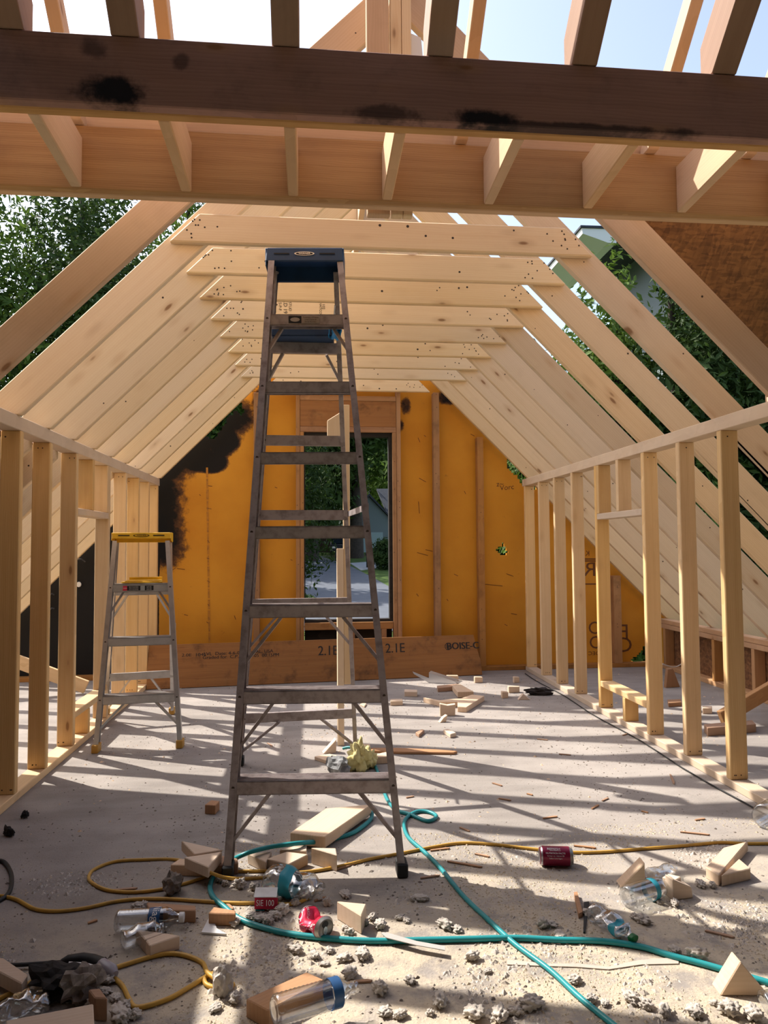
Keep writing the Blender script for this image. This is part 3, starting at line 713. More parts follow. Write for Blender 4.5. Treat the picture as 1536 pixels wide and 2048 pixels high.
def sticker_big(st, a, b, fx, fy, sh):
    o = (a+b)/2+fx*-.02-fy*.0012-V((0, 0, sh*.5)); ez = V((0, 0, 1))
    m = MB(); m.prism([o-fx*.055+ez*.015, o-fx*.002+ez*.015, o-fx*.002-ez*.015, o-fx*.055-ez*.015], -fy*.001); m.build('sticker', 'black', st, Matrix.Translation(o))
    m = MB(); m.prism(oval(o-fx*.028-fy*.0012, fx, ez, .02, .009), -fy*.0005); m.build('sticker_badge', 'alu', st, Matrix.Translation(o))
    m = MB(); m.prism([o+ez*.015, o+fx*.075+ez*.015, o+fx*.075-ez*.015, o-ez*.015], -fy*.001); m.build('sticker', 'silver', st, Matrix.Translation(o))
    for k, t_ in enumerate(('Thickness of Frame', 'Load Capacity', 'Serial Number')): text('lettering', t_, .0085, o+fx*.037-fy*.0016+ez*(.009-.009*k), fx, ez, 'ink', st)
def sticker_small(st, a, b, fx, fy, sh):
    o = (a+b)/2+fx*-.01-fy*.0012-V((0, 0, sh*.5)); ez = V((0, 0, 1))
    for x0, x1, mt in ((-.09, -.066, 'cardred'), (-.066, .01, 'black'), (.01, .035, 'silver'), (.035, .085, 'black')):
        m = MB(); m.prism([o+fx*x0+ez*.014, o+fx*x1+ez*.014, o+fx*x1-ez*.014, o+fx*x0-ez*.014], -fy*.001); m.build('sticker', mt, st, Matrix.Translation(o))
    text('lettering', 'DANGER', .009, o-fx*.078-fy*.0015, fx, ez, 'whiteink', st, .55)
    for k in range(3): text('lettering', 'failure to read and follow', .007, o-fx*.028-fy*.0015+ez*(.008-.008*k), fx, ez, 'whiteink', st, .75)
    for k in range(3): text('lettering', 'ladder safety', .007, o+fx*.06-fy*.0015+ez*(.008-.008*k), fx, ez, 'whiteink', st, .8)
def tray_big(root, fx, fy, at, FL, TL):
    o = V((-.035, 3.20, 2.085))
    m = MB(); c = lambda u, v, z: o+fx*u+fy*v+V((0, 0, z))
    m.prism([c(-.135, -.05, 0), c(.135, -.05, 0), c(.135, .09, 0), c(-.135, .09, 0)], (0, 0, .008))
    for (u0, u1, v0, v1) in ((-.135, .135, -.05, -.044), (-.135, .135, .084, .09), (-.135, -.129, -.05, .09), (.129, .135, -.05, .09)):
        m.prism([c(u0, v0, 0), c(u1, v0, 0), c(u1, v1, 0), c(u0, v1, 0)], (0, 0, .036))
    tr = m.build('pail_shelf', 'blue', root, Matrix.Translation(o), .004)
    for sg in (-1, 1):
        m = MB(); m.tube([c(sg*.139, -.045, .01), c(sg*.146, -.10, .09), c(sg*.15, -.13, .11)], .003, 6); m.tube([c(sg*.139, .03, .02), c(sg*.146, -.05, .10)], .003, 6)
        m.build('wire_arm', 'silver', tr, Matrix.Translation(o))
def tray_small(root, fx, fy, at, FL, TL):
    o = V((-1.03, 4.54, .938)); c = lambda u, v, z: o+fx*u+fy*v+V((0, 0, z)); m = MB()
    m.prism([c(-.12, -.06, 0), c(.12, -.06, 0), c(.10, .13, .0), c(-.10, .13, .0)], (0, 0, .008))
    for k in range(4): m.prism([c(-.10, -.04+k*.045, .008), c(.10, -.04+k*.045, .008), c(.10, -.02+k*.045, .008), c(-.10, -.02+k*.045, .008)], (0, 0, .006))
    m.prism([c(-.10, .124, 0), c(.10, .124, 0), c(.10, .13, 0), c(-.10, .13, 0)], (0, 0, .03))
    m.build('pail_shelf', 'yellow', root, Matrix.Translation(o), .002)
big = step_ladder('tall grimy metal step ladder with a dark blue top cap, in mid floor',
    (-.305, 2.597, 0), (.328, 2.545, 0), (-.39, 3.905, 0), (.25, 3.96, 0),
    (-.178, 3.065, 2.378), (.140, 3.045, 2.378), (-.165, 3.16, 2.378), (.122, 3.15, 2.378),
    [.316, .622, .93, 1.229, 1.527, 1.826, 2.126], [.262, .868, 1.305, 1.652, 2.058], 2.434, 'alu_dirty', 'blue', 'black',
    logo=logo_fn('silver', 'black', .043, .0085, .010), sticker=(2.126, sticker_big), tray=tray_big, spread=1.31,
    braces=((.10, .262, .14), (.41, .57, .13), (.71, .88, .14), (1.97, 2.08, .07)), rbraces=((.07, .24, .2), (.64, .84, .17), (1.92, 2.035, .07)), capsize=(.325, .15, .098))
small = step_ladder('short aluminium step ladder with a yellow top cap, by the left knee wall',
    (-1.225, 4.24, 0), (-.741, 4.285, 0), (-1.385, 5.02, .039), (-.951, 5.15, 0),
    (-1.20, 4.50, 1.19), (-.868, 4.53, 1.19), (-1.21, 4.58, 1.19), (-.872, 4.61, 1.19),
    [.301, .623, .934], [.30, .875], 1.245, 'alu', 'yellow', 'amber',
    logo=logo_fn('black', 'yellow', .047, .0085, .011), sticker=(.934, sticker_small), tray=tray_small, spread=.68,
    braces=((.11, .262, .15), (.76, .89, .085)), rbraces=((.06, .28, .15), (.70, .86, .10)), capsize=(.34, .11, .06))
# blue rag caught on the tall ladder
m = MB(); o = V((.10, 3.13, 2.112)); rnd = random.Random(3)
vs = [o+V((.055*(i/6-.5)+.01*rnd.random(), .02*math.sin(i*1.7)+.015*rnd.random(), -.065*(k/5-.3)+.012*rnd.random())) for k in range(6) for i in range(7)]
m.add(vs, [(k*7+i, k*7+i+1, (k+1)*7+i+1, (k+1)*7+i) for k in range(5) for i in range(6)])
rag = tag(m.build('rag', plain('bright_blue_cloth', (.02, .22, .48), .5), None, Matrix.Translation(o)), 'crumpled bright blue rag caught under the tall ladder\'s upper step', 'rag')
sm_ = rag.modifiers.new('t', 'SOLIDIFY'); sm_.thickness = .004

# temporary prop behind the ladder
pr = empty('prop_post', (.19, 4.2, 0), 'upright pine prop with a clipped gusset block, behind the tall ladder', 'post')
boxplank('post_board', (.150, 4.20, 0), (.188, 4.289, 1.14), 'z', 'pine', parent=pr)
boxplank('post_board', (.1885, 4.20, .35), (.2265, 4.289, 1.99), 'z', 'pine', parent=pr)
plank('gusset_block', [V((.095, 4.20, 1.76)), V((.188, 4.20, 1.76)), V((.188, 4.20, 1.955)), V((.095, 4.20, 1.895))], (0, .038, 0), (0, 0, 1), 'pine', parent=pr)

# leaning laminated board with printing
bl, br = at_z(290, 1383), at_z(962, 1347)
yB = 6.30
p0 = V((-1.336, 6.026, .004)); p1 = V((1.50, 6.30, .004)); up = V((0, .09, .345))
ex = (p1-p0).normalized()
bn = ex.cross(up).normalized()
if bn.y > 0: bn = -bn
pts = [p0, p1+ex*.012, p1+ex*.006+up*.35, p1-ex*.03+up*.75, p1-ex*.045+up, p0+up]
lvl = tag(plank('laminated_board', pts, -bn*.044, ex, wood('laminated_veneer', (.33, .145, .042), (.19, .075, .022), .75, .1, .85, (.06, .03, .018)), .003), 'wide orange-brown laminated board with black printing leaning along the far wall', 'board')
def on_board(px, py):
    v = ray(px, py); n = bn; return CAM+v*((p0-CAM).dot(n)/v.dot(n))+n*.001
for s_, px, py, h_, sx, bo in (('2.1E', 656, 1302, .115, .9, .002), ('2.1E', 790, 1297, .115, .9, .002), ('BOISE-C', 925, 1292, .085, .98, .006), ('LVL  Date: 4-6-05', 446, 1307, .038, 1.15, .001), ('Graded for  C.P.A.', 446, 1314, .038, 1.15, .001), ('Lena AL, USA', 518, 1303, .038, 1.1, .001), ('04-05-05  00:15PM', 520, 1311, .038, 1.1, .001), ('2.0E  1045', 388, 1310, .036, 1.3, .001)):
    text('lettering', s_, h_, on_board(px, py), ex, up, 'ink', lvl, sx, bo)
o = on_board(896, 1293)
m = MB(); ey = up.normalized()
ro = oval(o, ex, ey, .030, .032, 24); ri = oval(o, ex, ey, .024, .026, 24)
m.add(ro+ri, [(k, (k+1) % 24, 24+(k+1) % 24, 24+k) for k in range(24)])
for dx, hh in ((-.010, .03), (0, .042), (.010, .03)): m.add([o+ex*(dx-.003)-ey*hh/2, o+ex*(dx+.003)-ey*hh/2, o+ex*dx+ey*hh/2], [(0, 1, 2)])
for dy in (-.008, .004): m.add([o+ex*-.018+ey*dy, o+ex*.018+ey*dy, o+ex*.018+ey*(dy+.004), o+ex*-.018+ey*(dy+.004)], [(0, 1, 2, 3)])
m.build('emblem', 'ink', lvl, Matrix.Translation(o))

# ------------------------------------------------------------------ offcuts on the floor
def scrap(pix, zt, label, mat='offcut', zb=.0, grain=None, group=None, name='wood_offcut', bev=.0025, off=(0, 0)):
    """flat piece: outline of its top face, seen in the photo, dropped onto height zt and given its real thickness"""
    P = [at_z(px+off[0], py+off[1], zt) for px, py in pix]
    g = V(grain) if grain else (P[1]-P[0])
    o = plank(name, P, (0, 0, zb-zt), g, mat, bev)
    return tag(o, label, 'wood offcut', group)
A_ = lambda *q: [(x/3, 1600+y/3) for x, y in q]
B_ = lambda *q: [(400+x/3, 1600+y/3) for x, y in q]
C_ = lambda *q: [(1024+x/3, 1600+y/3) for x, y in q]
D_ = lambda *q: [(600+x/2.793, 1330+y/2.793) for x, y in q]
T = .038
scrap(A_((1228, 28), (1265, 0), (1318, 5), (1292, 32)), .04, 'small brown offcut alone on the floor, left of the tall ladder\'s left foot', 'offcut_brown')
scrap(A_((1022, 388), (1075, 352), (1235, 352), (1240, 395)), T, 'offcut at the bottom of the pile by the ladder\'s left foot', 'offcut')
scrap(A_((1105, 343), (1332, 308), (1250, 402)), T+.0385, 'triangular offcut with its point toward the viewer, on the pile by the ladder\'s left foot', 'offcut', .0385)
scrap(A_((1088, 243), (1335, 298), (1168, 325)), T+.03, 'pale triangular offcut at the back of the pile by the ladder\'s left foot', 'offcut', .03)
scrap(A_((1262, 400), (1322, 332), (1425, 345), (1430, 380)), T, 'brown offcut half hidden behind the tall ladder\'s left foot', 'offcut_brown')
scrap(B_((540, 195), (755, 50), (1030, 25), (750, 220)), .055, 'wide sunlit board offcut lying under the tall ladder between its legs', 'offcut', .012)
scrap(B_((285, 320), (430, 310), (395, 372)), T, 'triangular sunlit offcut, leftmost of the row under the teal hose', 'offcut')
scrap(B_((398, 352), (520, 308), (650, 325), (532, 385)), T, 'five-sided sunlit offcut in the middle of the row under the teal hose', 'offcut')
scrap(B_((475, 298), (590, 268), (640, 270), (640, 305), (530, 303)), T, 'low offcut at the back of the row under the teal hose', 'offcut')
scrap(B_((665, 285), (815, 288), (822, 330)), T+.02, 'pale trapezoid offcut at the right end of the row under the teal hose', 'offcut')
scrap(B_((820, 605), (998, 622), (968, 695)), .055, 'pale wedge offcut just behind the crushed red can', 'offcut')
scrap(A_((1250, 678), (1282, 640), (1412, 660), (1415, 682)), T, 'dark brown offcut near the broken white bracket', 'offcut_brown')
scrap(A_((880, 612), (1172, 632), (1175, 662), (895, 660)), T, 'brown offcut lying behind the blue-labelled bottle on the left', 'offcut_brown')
scrap(A_((815, 775), (985, 797), (872, 838)), T+.001, 'triangular offcut tight against a block in front of the left bottle', 'offcut')
scrap(A_((874, 840), (988, 797), (1082, 812), (898, 874)), T+.001, 'brown block in front of the left bottle, right of the triangular offcut', 'offcut')
scrap(A_((-60, 950), (20, 945), (168, 1045), (130, 1100), (-60, 1000)), .05, 'grey offcut with a red mark at the left edge of the floor', 'offcut', .012)
scrap(A_((530, 1135), (600, 1128), (645, 1190), (568, 1185)), .055, 'small brown block standing in the rubbish near the bottom left corner', 'offcut_brown')
scrap(A_((35, 1322), (560, 1220), (570, 1420), (35, 1420)), .05, 'wide pinkish board offcut at the bottom left edge of the picture', 'offcut', .012)
scrap(B_((275, 1192), (640, 1030), (752, 1080), (408, 1262)), .045, 'thick board offcut under the clear bottle at the bottom centre', 'offcut_brown')
scrap(C_((1162, 402), (1268, 285), (1415, 245), (1240, 450)), T, 'long pale offcut on the right by the yellow cord', 'offcut')
scrap(C_((1255, 452), (1362, 350), (1432, 410)), T, 'small triangular offcut against the long offcut on the right', 'offcut')
# pieces lying on an edge
def wedge(foot, up_pts, label, mat='offcut', depth=.038, dirv=None):
    """right prism: profile standing on the floor (foot = two floor pixels), extruded backwards"""
    a, b = at_z(*foot[0]), at_z(*foot[1]); ax = (b-a).normalized(); bk = V((0, 0, 1)).cross(ax)
    P = [a+ax*u+V((0, 0, h)) for u, h in up_pts]
    return tag(plank('wood_offcut', P, bk*depth, ax, mat, .0025), label, 'wood offcut')
wedge(((1240, 1776), (1293, 1776)), [(0, 0), (.085, 0), (.085, .083)], 'triangular offcut standing on edge left of the clear bottle on the right', 'offcut', .05)
wedge(((1325, 1788), (1350, 1798)), [(0, 0), (.045, 0), (.045, .06), (0, .055)], 'upright piece of the split offcut right of the clear bottle', 'offcut', .04)
wedge(((1347, 1802), (1392, 1795)), [(0, 0), (.075, 0), (.07, .035), (.0, .068)], 'sloping piece of the split offcut right of the clear bottle', 'offcut', .042)
wedge(((1440, 1992), (1538, 1992)), [(0, 0), (.125, 0), (.055, .085)], 'bright triangular block standing at the right edge near the teal hose', 'offcut', .05)
# pile near the far board
scrap(D_((583, 135), (655, 138), (655, 150), (583, 148)), T, 'small upright offcut at the left of the far pile', 'offcut')
scrap(D_((765, 115), (880, 105), (895, 118), (770, 128)), .034, 'low offcut at the back of the far pile', 'offcut_brown')
scrap(D_((850, 112), (892, 104), (970, 148), (880, 150)), T+.01, 'bright wedge offcut on top of the far pile', 'offcut', .005)
scrap(D_((688, 180), (780, 196), (900, 185), (960, 165), (1030, 172), (930, 235), (880, 232), (880, 205), (785, 205)), T, 'big flat sunlit board at the front of the far pile', 'offcut')
wedge(((880, 1432), (914, 1432)), [(0, 0), (.103, 0), (.105, .078), (.05, .07), (0, .08)], 'notched block standing in front of the far pile', 'offcut', .04)
wedge(((880, 1446), (899, 1443)), [(0, 0), (.05, 0), (.062, .045), (.03, .03)], 'small pale broken chunk leaning on the notched block', 'offcut', .03)
scrap(D_((505, 190), (572, 188), (574, 200), (505, 202)), .034, 'short offcut just right of the tall ladder, before the far pile', 'offcut')
for k, (px, py, wd, lab) in enumerate(((906, 1363, .10, 'brown block behind the far pile beside the grey sheet metal piece'), (958, 1366, .07, 'pale little block right of the grey sheet metal piece'), (1034, 1366, .05, 'tiny brown block near the foot of the right knee wall'), (1011, 1397, .05, 'narrow block standing left of the pair near the right knee wall'), (1029, 1386, .09, 'block at the back right of the pair near the right knee wall'))):
    p = at_z(px, py); tag(plank('wood_offcut', [p+V((-wd/2, 0, 0)), p+V((wd/2, .01, 0)), p+V((wd/2, .01, .045)), p+V((-wd/2, 0, .05))], (0, .04, 0), (1, 0, 0), 'offcut'), lab, 'wood offcut')
wedge(((1036, 1400), (1059, 1400)), [(0, 0), (.095, 0), (.04, .045)], 'small triangular block in front of the black scorched lump by the right knee wall', 'offcut', .04)
scrap(D_((645, 375), (680, 358), (695, 362), (665, 388)), .02, 'little brown offcut in the tie shadow before the far pile', 'offcut_brown')
scrap(D_((800, 360), (830, 356), (872, 378), (840, 386)), .025, 'pale lit offcut lying alone in front of the far pile', 'offcut')
scrap(D_((335, 217), (355, 210), (372, 215), (360, 230)), .012, 'thin wood chip right of the prop behind the tall ladder', 'offcut')
scrap(D_((412, 500), (492, 482), (492, 510), (418, 515)), T, 'pink offcut lying behind the right rail of the tall ladder', 'offcut')
scrap(D_((385, 462), (540, 462), (760, 470), (880, 480), (860, 487), (560, 484), (400, 475)), .015, 'long split brown strip of wood behind the right rail of the tall ladder', 'offcut_brown')
scrap(D_((352, 440), (390, 440), (395, 460), (355, 462)), .025, 'small pale block by the foot of the prop', 'offcut')
scrap(D_((80, 510), (165, 495), (270, 520), (285, 555), (140, 530)), .02, 'curled pink board scrap beside the yellow insulation', 'offcut')
wedge(((646, 1508), (674, 1506)), [(0, 0), (.075, 0), (.075, .075)], 'white triangular chunk at the foot of the prop', 'offcut', .05)
# pieces beyond the right knee wall
p = at_z(1332, 1376); tag(plank('wood_offcut', [p, p+V((.13, .02, 0)), p+V((.07, .01, .15)), p+V((.02, 0, .15))], (0, .04, 0), (0, 0, 1), 'offcut_brown'), 'grey clipped block leaning up behind the right knee wall', 'wood offcut')
scrap([(1335, 1399), (1362, 1398), (1363, 1404), (1337, 1406)], .03, 'low strip behind the right studs near the eave', 'offcut_brown')
scrap([(1405, 1412), (1424, 1412), (1424, 1416), (1405, 1416)], .04, 'short offcut behind the right studs, near the leaning timber', 'offcut')
scrap([(1408, 1448), (1505, 1440), (1512, 1448), (1415, 1456)], .05, 'rough bark-edged strip lying behind the nearest right stud', 'offcut_brown')
a, b = at_z(1430, 1432), at_z(1585, 1350)
a = V((2.55, 4.30, .06)); b = V((3.15, 4.42, .30))
m = MB(); m.bar(a, b, (0, 0, 1), .09, .038); tag(m.build('timber', 'stud_brown', None, frame((a+b)/2, b-a, (0, 0, 1)), .003), 'brown timber leaning up against the low right eave wall', 'timber')
a = V((-2.9, 5.9, .52)); b = V((-1.78, 5.95, .05)); m = MB(); m.bar(a, b, (0, 0, 1), .10, .038); tag(m.build('timber', 'stud', None, frame((a+b)/2, b-a, (0, 0, 1)), .003), 'pale brace timber sloping down in the left eave behind the studs', 'timber')
# splinters
spl = None
R_ = random.Random(11); n_sp = 0
sp_px = [(1170, 1695, 45, 5), (1100, 1636, 30, -4), (1060, 1590, 12, 3), (930, 1730, 70, 12), (1390, 1668, 60, 6), (1455, 1515, 4, 14), (1345, 1560, 8, 20), (880, 1700, 40, -5), (1010, 1600, 25, 4), (965, 1712, 30, 6), (690, 1735, 40, -14), (720, 1965, 50, -3), (460, 1815, 12, 12), (1300, 1760, 30, 10), (250, 1780, 50, -4), (185, 1845, 14, -5), (540, 1490, 10, 6), (1130, 1510, 24, 2), (1190, 1615, 14, -8), (1210, 1600, 12, -6), (1250, 1470, 10, -4), (995, 1570, 20, 6), (1290, 1625, 12, 3), (820, 1595, 16, -3), (1440, 1870, 60, 14), (930, 1660, 20, 8), (860, 1755, 40, -6), (640, 1800, 24, -8), (1085, 1480, 22, 2), (1400, 1640, 20, -3), (345, 1770, 30, -3)]
def splinter_mesh():
    m = MB(); m.prism([V((-.5, -.045, 0)), V((.42, -.06, 0)), V((.5, .0, 0)), V((.3, .05, 0)), V((-.46, .03, 0))], (0, 0, .05)); return m
for px, py, dx, dy in sp_px:
    a, b = at_z(px-dx/2, py-dy/2), at_z(px+dx/2, py+dy/2); L_ = max(.03, min(.22, (b-a).length)); ang = math.atan2(b.y-a.y, b.x-a.x)
    if spl is None:
        spl = splinter_mesh().build('wood_splinter', 'offcut_brown'); o = spl
    else:
        o = spl.copy(); C.objects.link(o)
    o.matrix_world = Matrix.Translation((a+b)/2+V((0, 0, .001))) @ Matrix.Rotation(ang, 4, 'Z') @ Matrix.Diagonal((L_, .10, .09, 1))
    tag(o, 'thin brown wood splinter lying loose on the dusty floor', 'splinter', 'loose splinters on the floor')
# ------------------------------------------------------------------ hose, cords
def spline(P, n=8):
    P = [V(p) for p in P]; out = []
    for i in range(len(P)-1):
        p0 = P[max(i-1, 0)]; p1 = P[i]; p2 = P[i+1]; p3 = P[min(i+2, len(P)-1)]
        for k in range(n):
            t = k/n; out.append(.5*((2*p1)+(p2-p0)*t+(2*p0-5*p1+4*p2-p3)*t*t+(3*p1-p0-3*p2+p3)*t**3))
    return out+[P[-1]]
def cable(name, pix, r, mat, label, cat, seg=8):
    P = []
    for q in pix:
        h = q[2] if len(q) > 2 else 0
        P.append(at_z(q[0], q[1], r+h))
    m = MB(); m.tube(spline(P, 7), r, seg); return tag(m.build(name, mat, None, Matrix.Translation(P[0])), label, cat)
cable('air_hose', [(686, 1497, .04), (700, 1495, .05), (722, 1502, .04), (742, 1518), (752, 1535), (764, 1570), (775, 1600), (793, 1620), (820, 1629), (855, 1642), (873, 1633), (858, 1624), (835, 1623), (815, 1634), (808, 1650), (817, 1675), (850, 1705), (880, 1735), (925, 1790), (975, 1838), (1030, 1888), (1100, 1940), (1160, 1995), (1230, 2052), (1290, 2100)], .0078, 'hose', 'teal air hose looping past the tall ladder and running off at the bottom', 'hose')
cable('air_hose', [(744, 1622, .012), (742, 1637), (725, 1653), (700, 1668), (650, 1682), (600, 1686, .045), (540, 1694, .045), (490, 1708, .045), (452, 1728), (428, 1752), (420, 1775), (428, 1796), (450, 1815), (475, 1835), (510, 1850), (570, 1866), (640, 1875), (700, 1880), (760, 1882), (850, 1880), (940, 1878), (1030, 1876), (1120, 1880), (1200, 1882), (1280, 1893), (1345, 1912), (1400, 1926), (1470, 1946), (1560, 1972)], .0085, 'hose', 'teal air hose curving in front of the crushed red can to the right edge', 'hose')
cable('extension_cord', [(-20, 1790), (10, 1793), (35, 1800), (70, 1818), (115, 1822), (170, 1816), (230, 1803), (280, 1798), (340, 1798), (400, 1802), (470, 1806), (530, 1806), (580, 1808), (612, 1798), (626, 1783), (620, 1760)], .0058, 'cord', 'yellow cord from the left edge running under the red card box', 'cord')
cable('extension_cord', [(1600, 1686), (1500, 1687), (1440, 1685), (1370, 1691), (1290, 1697), (1200, 1704), (1130, 1704), (1060, 1697), (980, 1688), (920, 1686), (860, 1695), (800, 1707), (740, 1718), (690, 1730), (640, 1740), (590, 1745), (540, 1742), (500, 1742), (460, 1744), (420, 1752), (380, 1764), (330, 1777), (270, 1784), (215, 1780), (183, 1765), (178, 1752), (190, 1738), (230, 1723), (290, 1719), (350, 1719), (380, 1727, .03), (420, 1745, .045), (455, 1756, .02), (500, 1757), (540, 1754)], .0058, 'cord', 'yellow cord looping on the left and running behind the dark red can', 'cord')
cable('extension_cord', [(228, 1936), (260, 1926), (300, 1914), (340, 1907), (375, 1912), (405, 1926), (415, 1945, .012), (440, 1962, .012), (462, 1968), (455, 1974), (430, 1975), (412, 1968), (410, 1955), (425, 1948, .012), (445, 1958), (466, 1970), (440, 1976)], .0062, 'cord', 'yellow cord with a knot in the sunlit patch, bottom left', 'cord')
cable('extension_cord', [(226, 1954), (245, 1972), (258, 1998), (270, 2014), (300, 2010), (340, 1996), (372, 1978), (395, 1964), (415, 1952), (432, 1945, .012), (450, 1950), (460, 1962, .01)], .0062, 'cord', 'yellow cord leaving the black plug and joining the knot, bottom left', 'cord')
cable('extension_cord', [(-20, 2005), (10, 1992), (40, 1978), (65, 1962)], .0062, 'cord', 'short yellow cord at the left edge above the bottle scraps', 'cord')
cable('cable', [(-30, 1722), (0, 1721), (14, 1730), (23, 1750), (22, 1775), (12, 1792), (-10, 1806)], .007, 'black', 'black cable loop at the left edge', 'cord')
pl = empty('plug', at_z(150, 1925), 'black plug and cord joined to a yellow extension cord, bottom left', 'plug')
m = MB(); m.tube(spline([at_z(-30, 1930, .012), at_z(30, 1930, .012), at_z(80, 1927, .012), at_z(125, 1924, .012)], 5), .0055, 8); m.build('cord', 'black', pl, WORLD[pl])
m = MB(); m.tube([at_z(122, 1925, .016), at_z(135, 1921, .018), at_z(165, 1918, .018), at_z(185, 1921, .02), at_z(205, 1930, .02)], [.008, .014, .016, .016, .018], 10); m.build('plug_body', 'black', pl, WORLD[pl])
m = MB(); m.tube([at_z(203, 1932, .02), at_z(222, 1944, .02), at_z(229, 1951, .016)], [.020, .020, .012], 12); m.build('connector', plain('smoky_plastic', (.28, .25, .27), .3), pl, WORLD[pl])

# ------------------------------------------------------------------ bottles and cans
def wrap(s_, size, r, x0, mat, parent, mw, ang0, sx=1., along=False, fn=None):
    vs, fs = text_geo(s_, size); m = MB(); pts = []
    for v in vs:
        if along: a = ang0-v.y/r; x = x0+v.x*sx
        else: a = ang0+v.x*sx/r; x = x0+v.y
        p = V((x, (r+.0006)*math.cos(a), (r+.0006)*math.sin(a))); pts.append(mw @ (fn(p) if fn else p))
    m.add(pts, fs); return m.build('lettering', mat, parent, mw)
def bottle(base_px, cap_px, label, r=.031, L_=.205, zc=None, capmat='white', lab=('label_blue', .095, .150), words=None, crush=0., seed=1, cap=True, roll=0., ribs=True, tilt=0.):
    a = at_z(*base_px, zc or r); b = at_z(*cap_px, zc or r); d = (b-a).normalized(); d = (d+V((0, 0, tilt))).normalized()
    z = V((0, 0, 1)); mw = frame(a, d, z); rd = random.Random(seed); ph = rd.random()*6
    def fn(p):
        if crush <= 0: return p
        k = crush*(.45+.55*math.sin(p.x*38+ph)); q = V(p)
        q.z = q.z*(1-.62*k)-.0*k; q.y *= 1+.18*k
        q += V((.25*crush*(noise.noise(p*40+V((seed, 0, 0))))*.03, crush*.022*noise.noise(p*34+V((0, seed, 0))), crush*.018*noise.noise(p*34+V((0, 0, seed)))))
        if q.z < -r: q.z = -r
        return q
    W = lambda p: mw @ fn(p)
    s = L_/.205
    prof = [(.004, 0), (.002, .55), (.0, .82), (.004, .97)]
    x = .012
    while x < .142:
        prof += [(x, 1.0), (x+.005, .955 if ribs else 1.0)]; x += .010
    prof += [(.146, 1.0), (.158, .86), (.168, .62), (.177, .44), (.184, .40), (.187, .47), (.189, .40), (.197, .40)]
    m = MB(); m.lathe([(x*s, q*r) for x, q in prof], 24, 0, True, lambda p: W(p))
    o = m.build('plastic_bottle', 'bottle', None, mw); tag(o, label, 'bottle')
    if lab:
        m = MB(); m.lathe([(x*s, r*1.006) for x in [lab[1]+(lab[2]-lab[1])*k/6 for k in range(7)]], 24, 0, True, W); m.build('label', lab[0], o, mw)
        if words: wrap(words, .030, r*1.007, (lab[1]+lab[2])/2*s+.004, 'whiteink', o, mw, words_ang, 1., False, fn)
    if cap:
        m = MB(); m.lathe([(.186*s, .0), (.186*s, .0145), (.199*s, .0145), (.2005*s, .0135), (.2005*s, 0)], 18, 0, False, W); m.build('bottle_cap', capmat, o, mw)
    return o
words_ang = 2.6
bottle((232, 1842), (372, 1834), 'clear water bottle with a dark blue label, on the left behind the offcuts', words='Niagara', lab=('label_blue', .098, .132))
bottle((548, 2022), (690, 1972), 'clear ribbed water bottle lying on a thick offcut, bottom centre', zc=.078, L_=.225, r=.034, cap=False, lab=('label_blue', .128, .152), tilt=-.05)
bottle((1252, 1795), (1325, 1772), 'clear water bottle with a light blue band beside the split offcut', r=.033, L_=.20, lab=('label_teal', .105, .125), ribs=False)
bottle((1188, 1822), (1250, 1862), 'crushed clear bottle with a green cap near the teal hose', crush=.75, seed=5, capmat='green_cap', lab=('label_teal', .11, .145), L_=.17, r=.028)
bottle((535, 1758), (640, 1775), 'crumpled clear bottle with a teal label behind the red card box', crush=.55, seed=9, lab=('label_teal', .06, .10), L_=.21, r=.048, cap=False)
bottle((95, 1995), (-40, 2040), 'crumpled clear bottle with a teal label at the bottom left edge', crush=.8, seed=3, lab=('label_teal', .13, .165), L_=.20, r=.03)
bottle((245, 1880), (285, 1868), 'empty clear bottle end lying behind the block in front of the left bottle', crush=.3, seed=8, lab=None, cap=False, r=.03, L_=.12)
bottle((1300, 1753), (1330, 1742), 'clear bottle end between the two standing offcuts on the right', crush=.4, seed=12, lab=None, cap=False, r=.024, L_=.14)
bottle((1528, 2005), (1600, 2000), 'clear bottle end at the right edge below the triangular block', crush=.4, seed=14, lab=None, cap=False, r=.03, L_=.16)
a = at_z(1530, 1655); big_b = None
bottle((1527, 1634), (1600, 1590), 'large clear bottle lying with its round base toward the room, right edge', r=.050, L_=.30, lab=None, ribs=False)
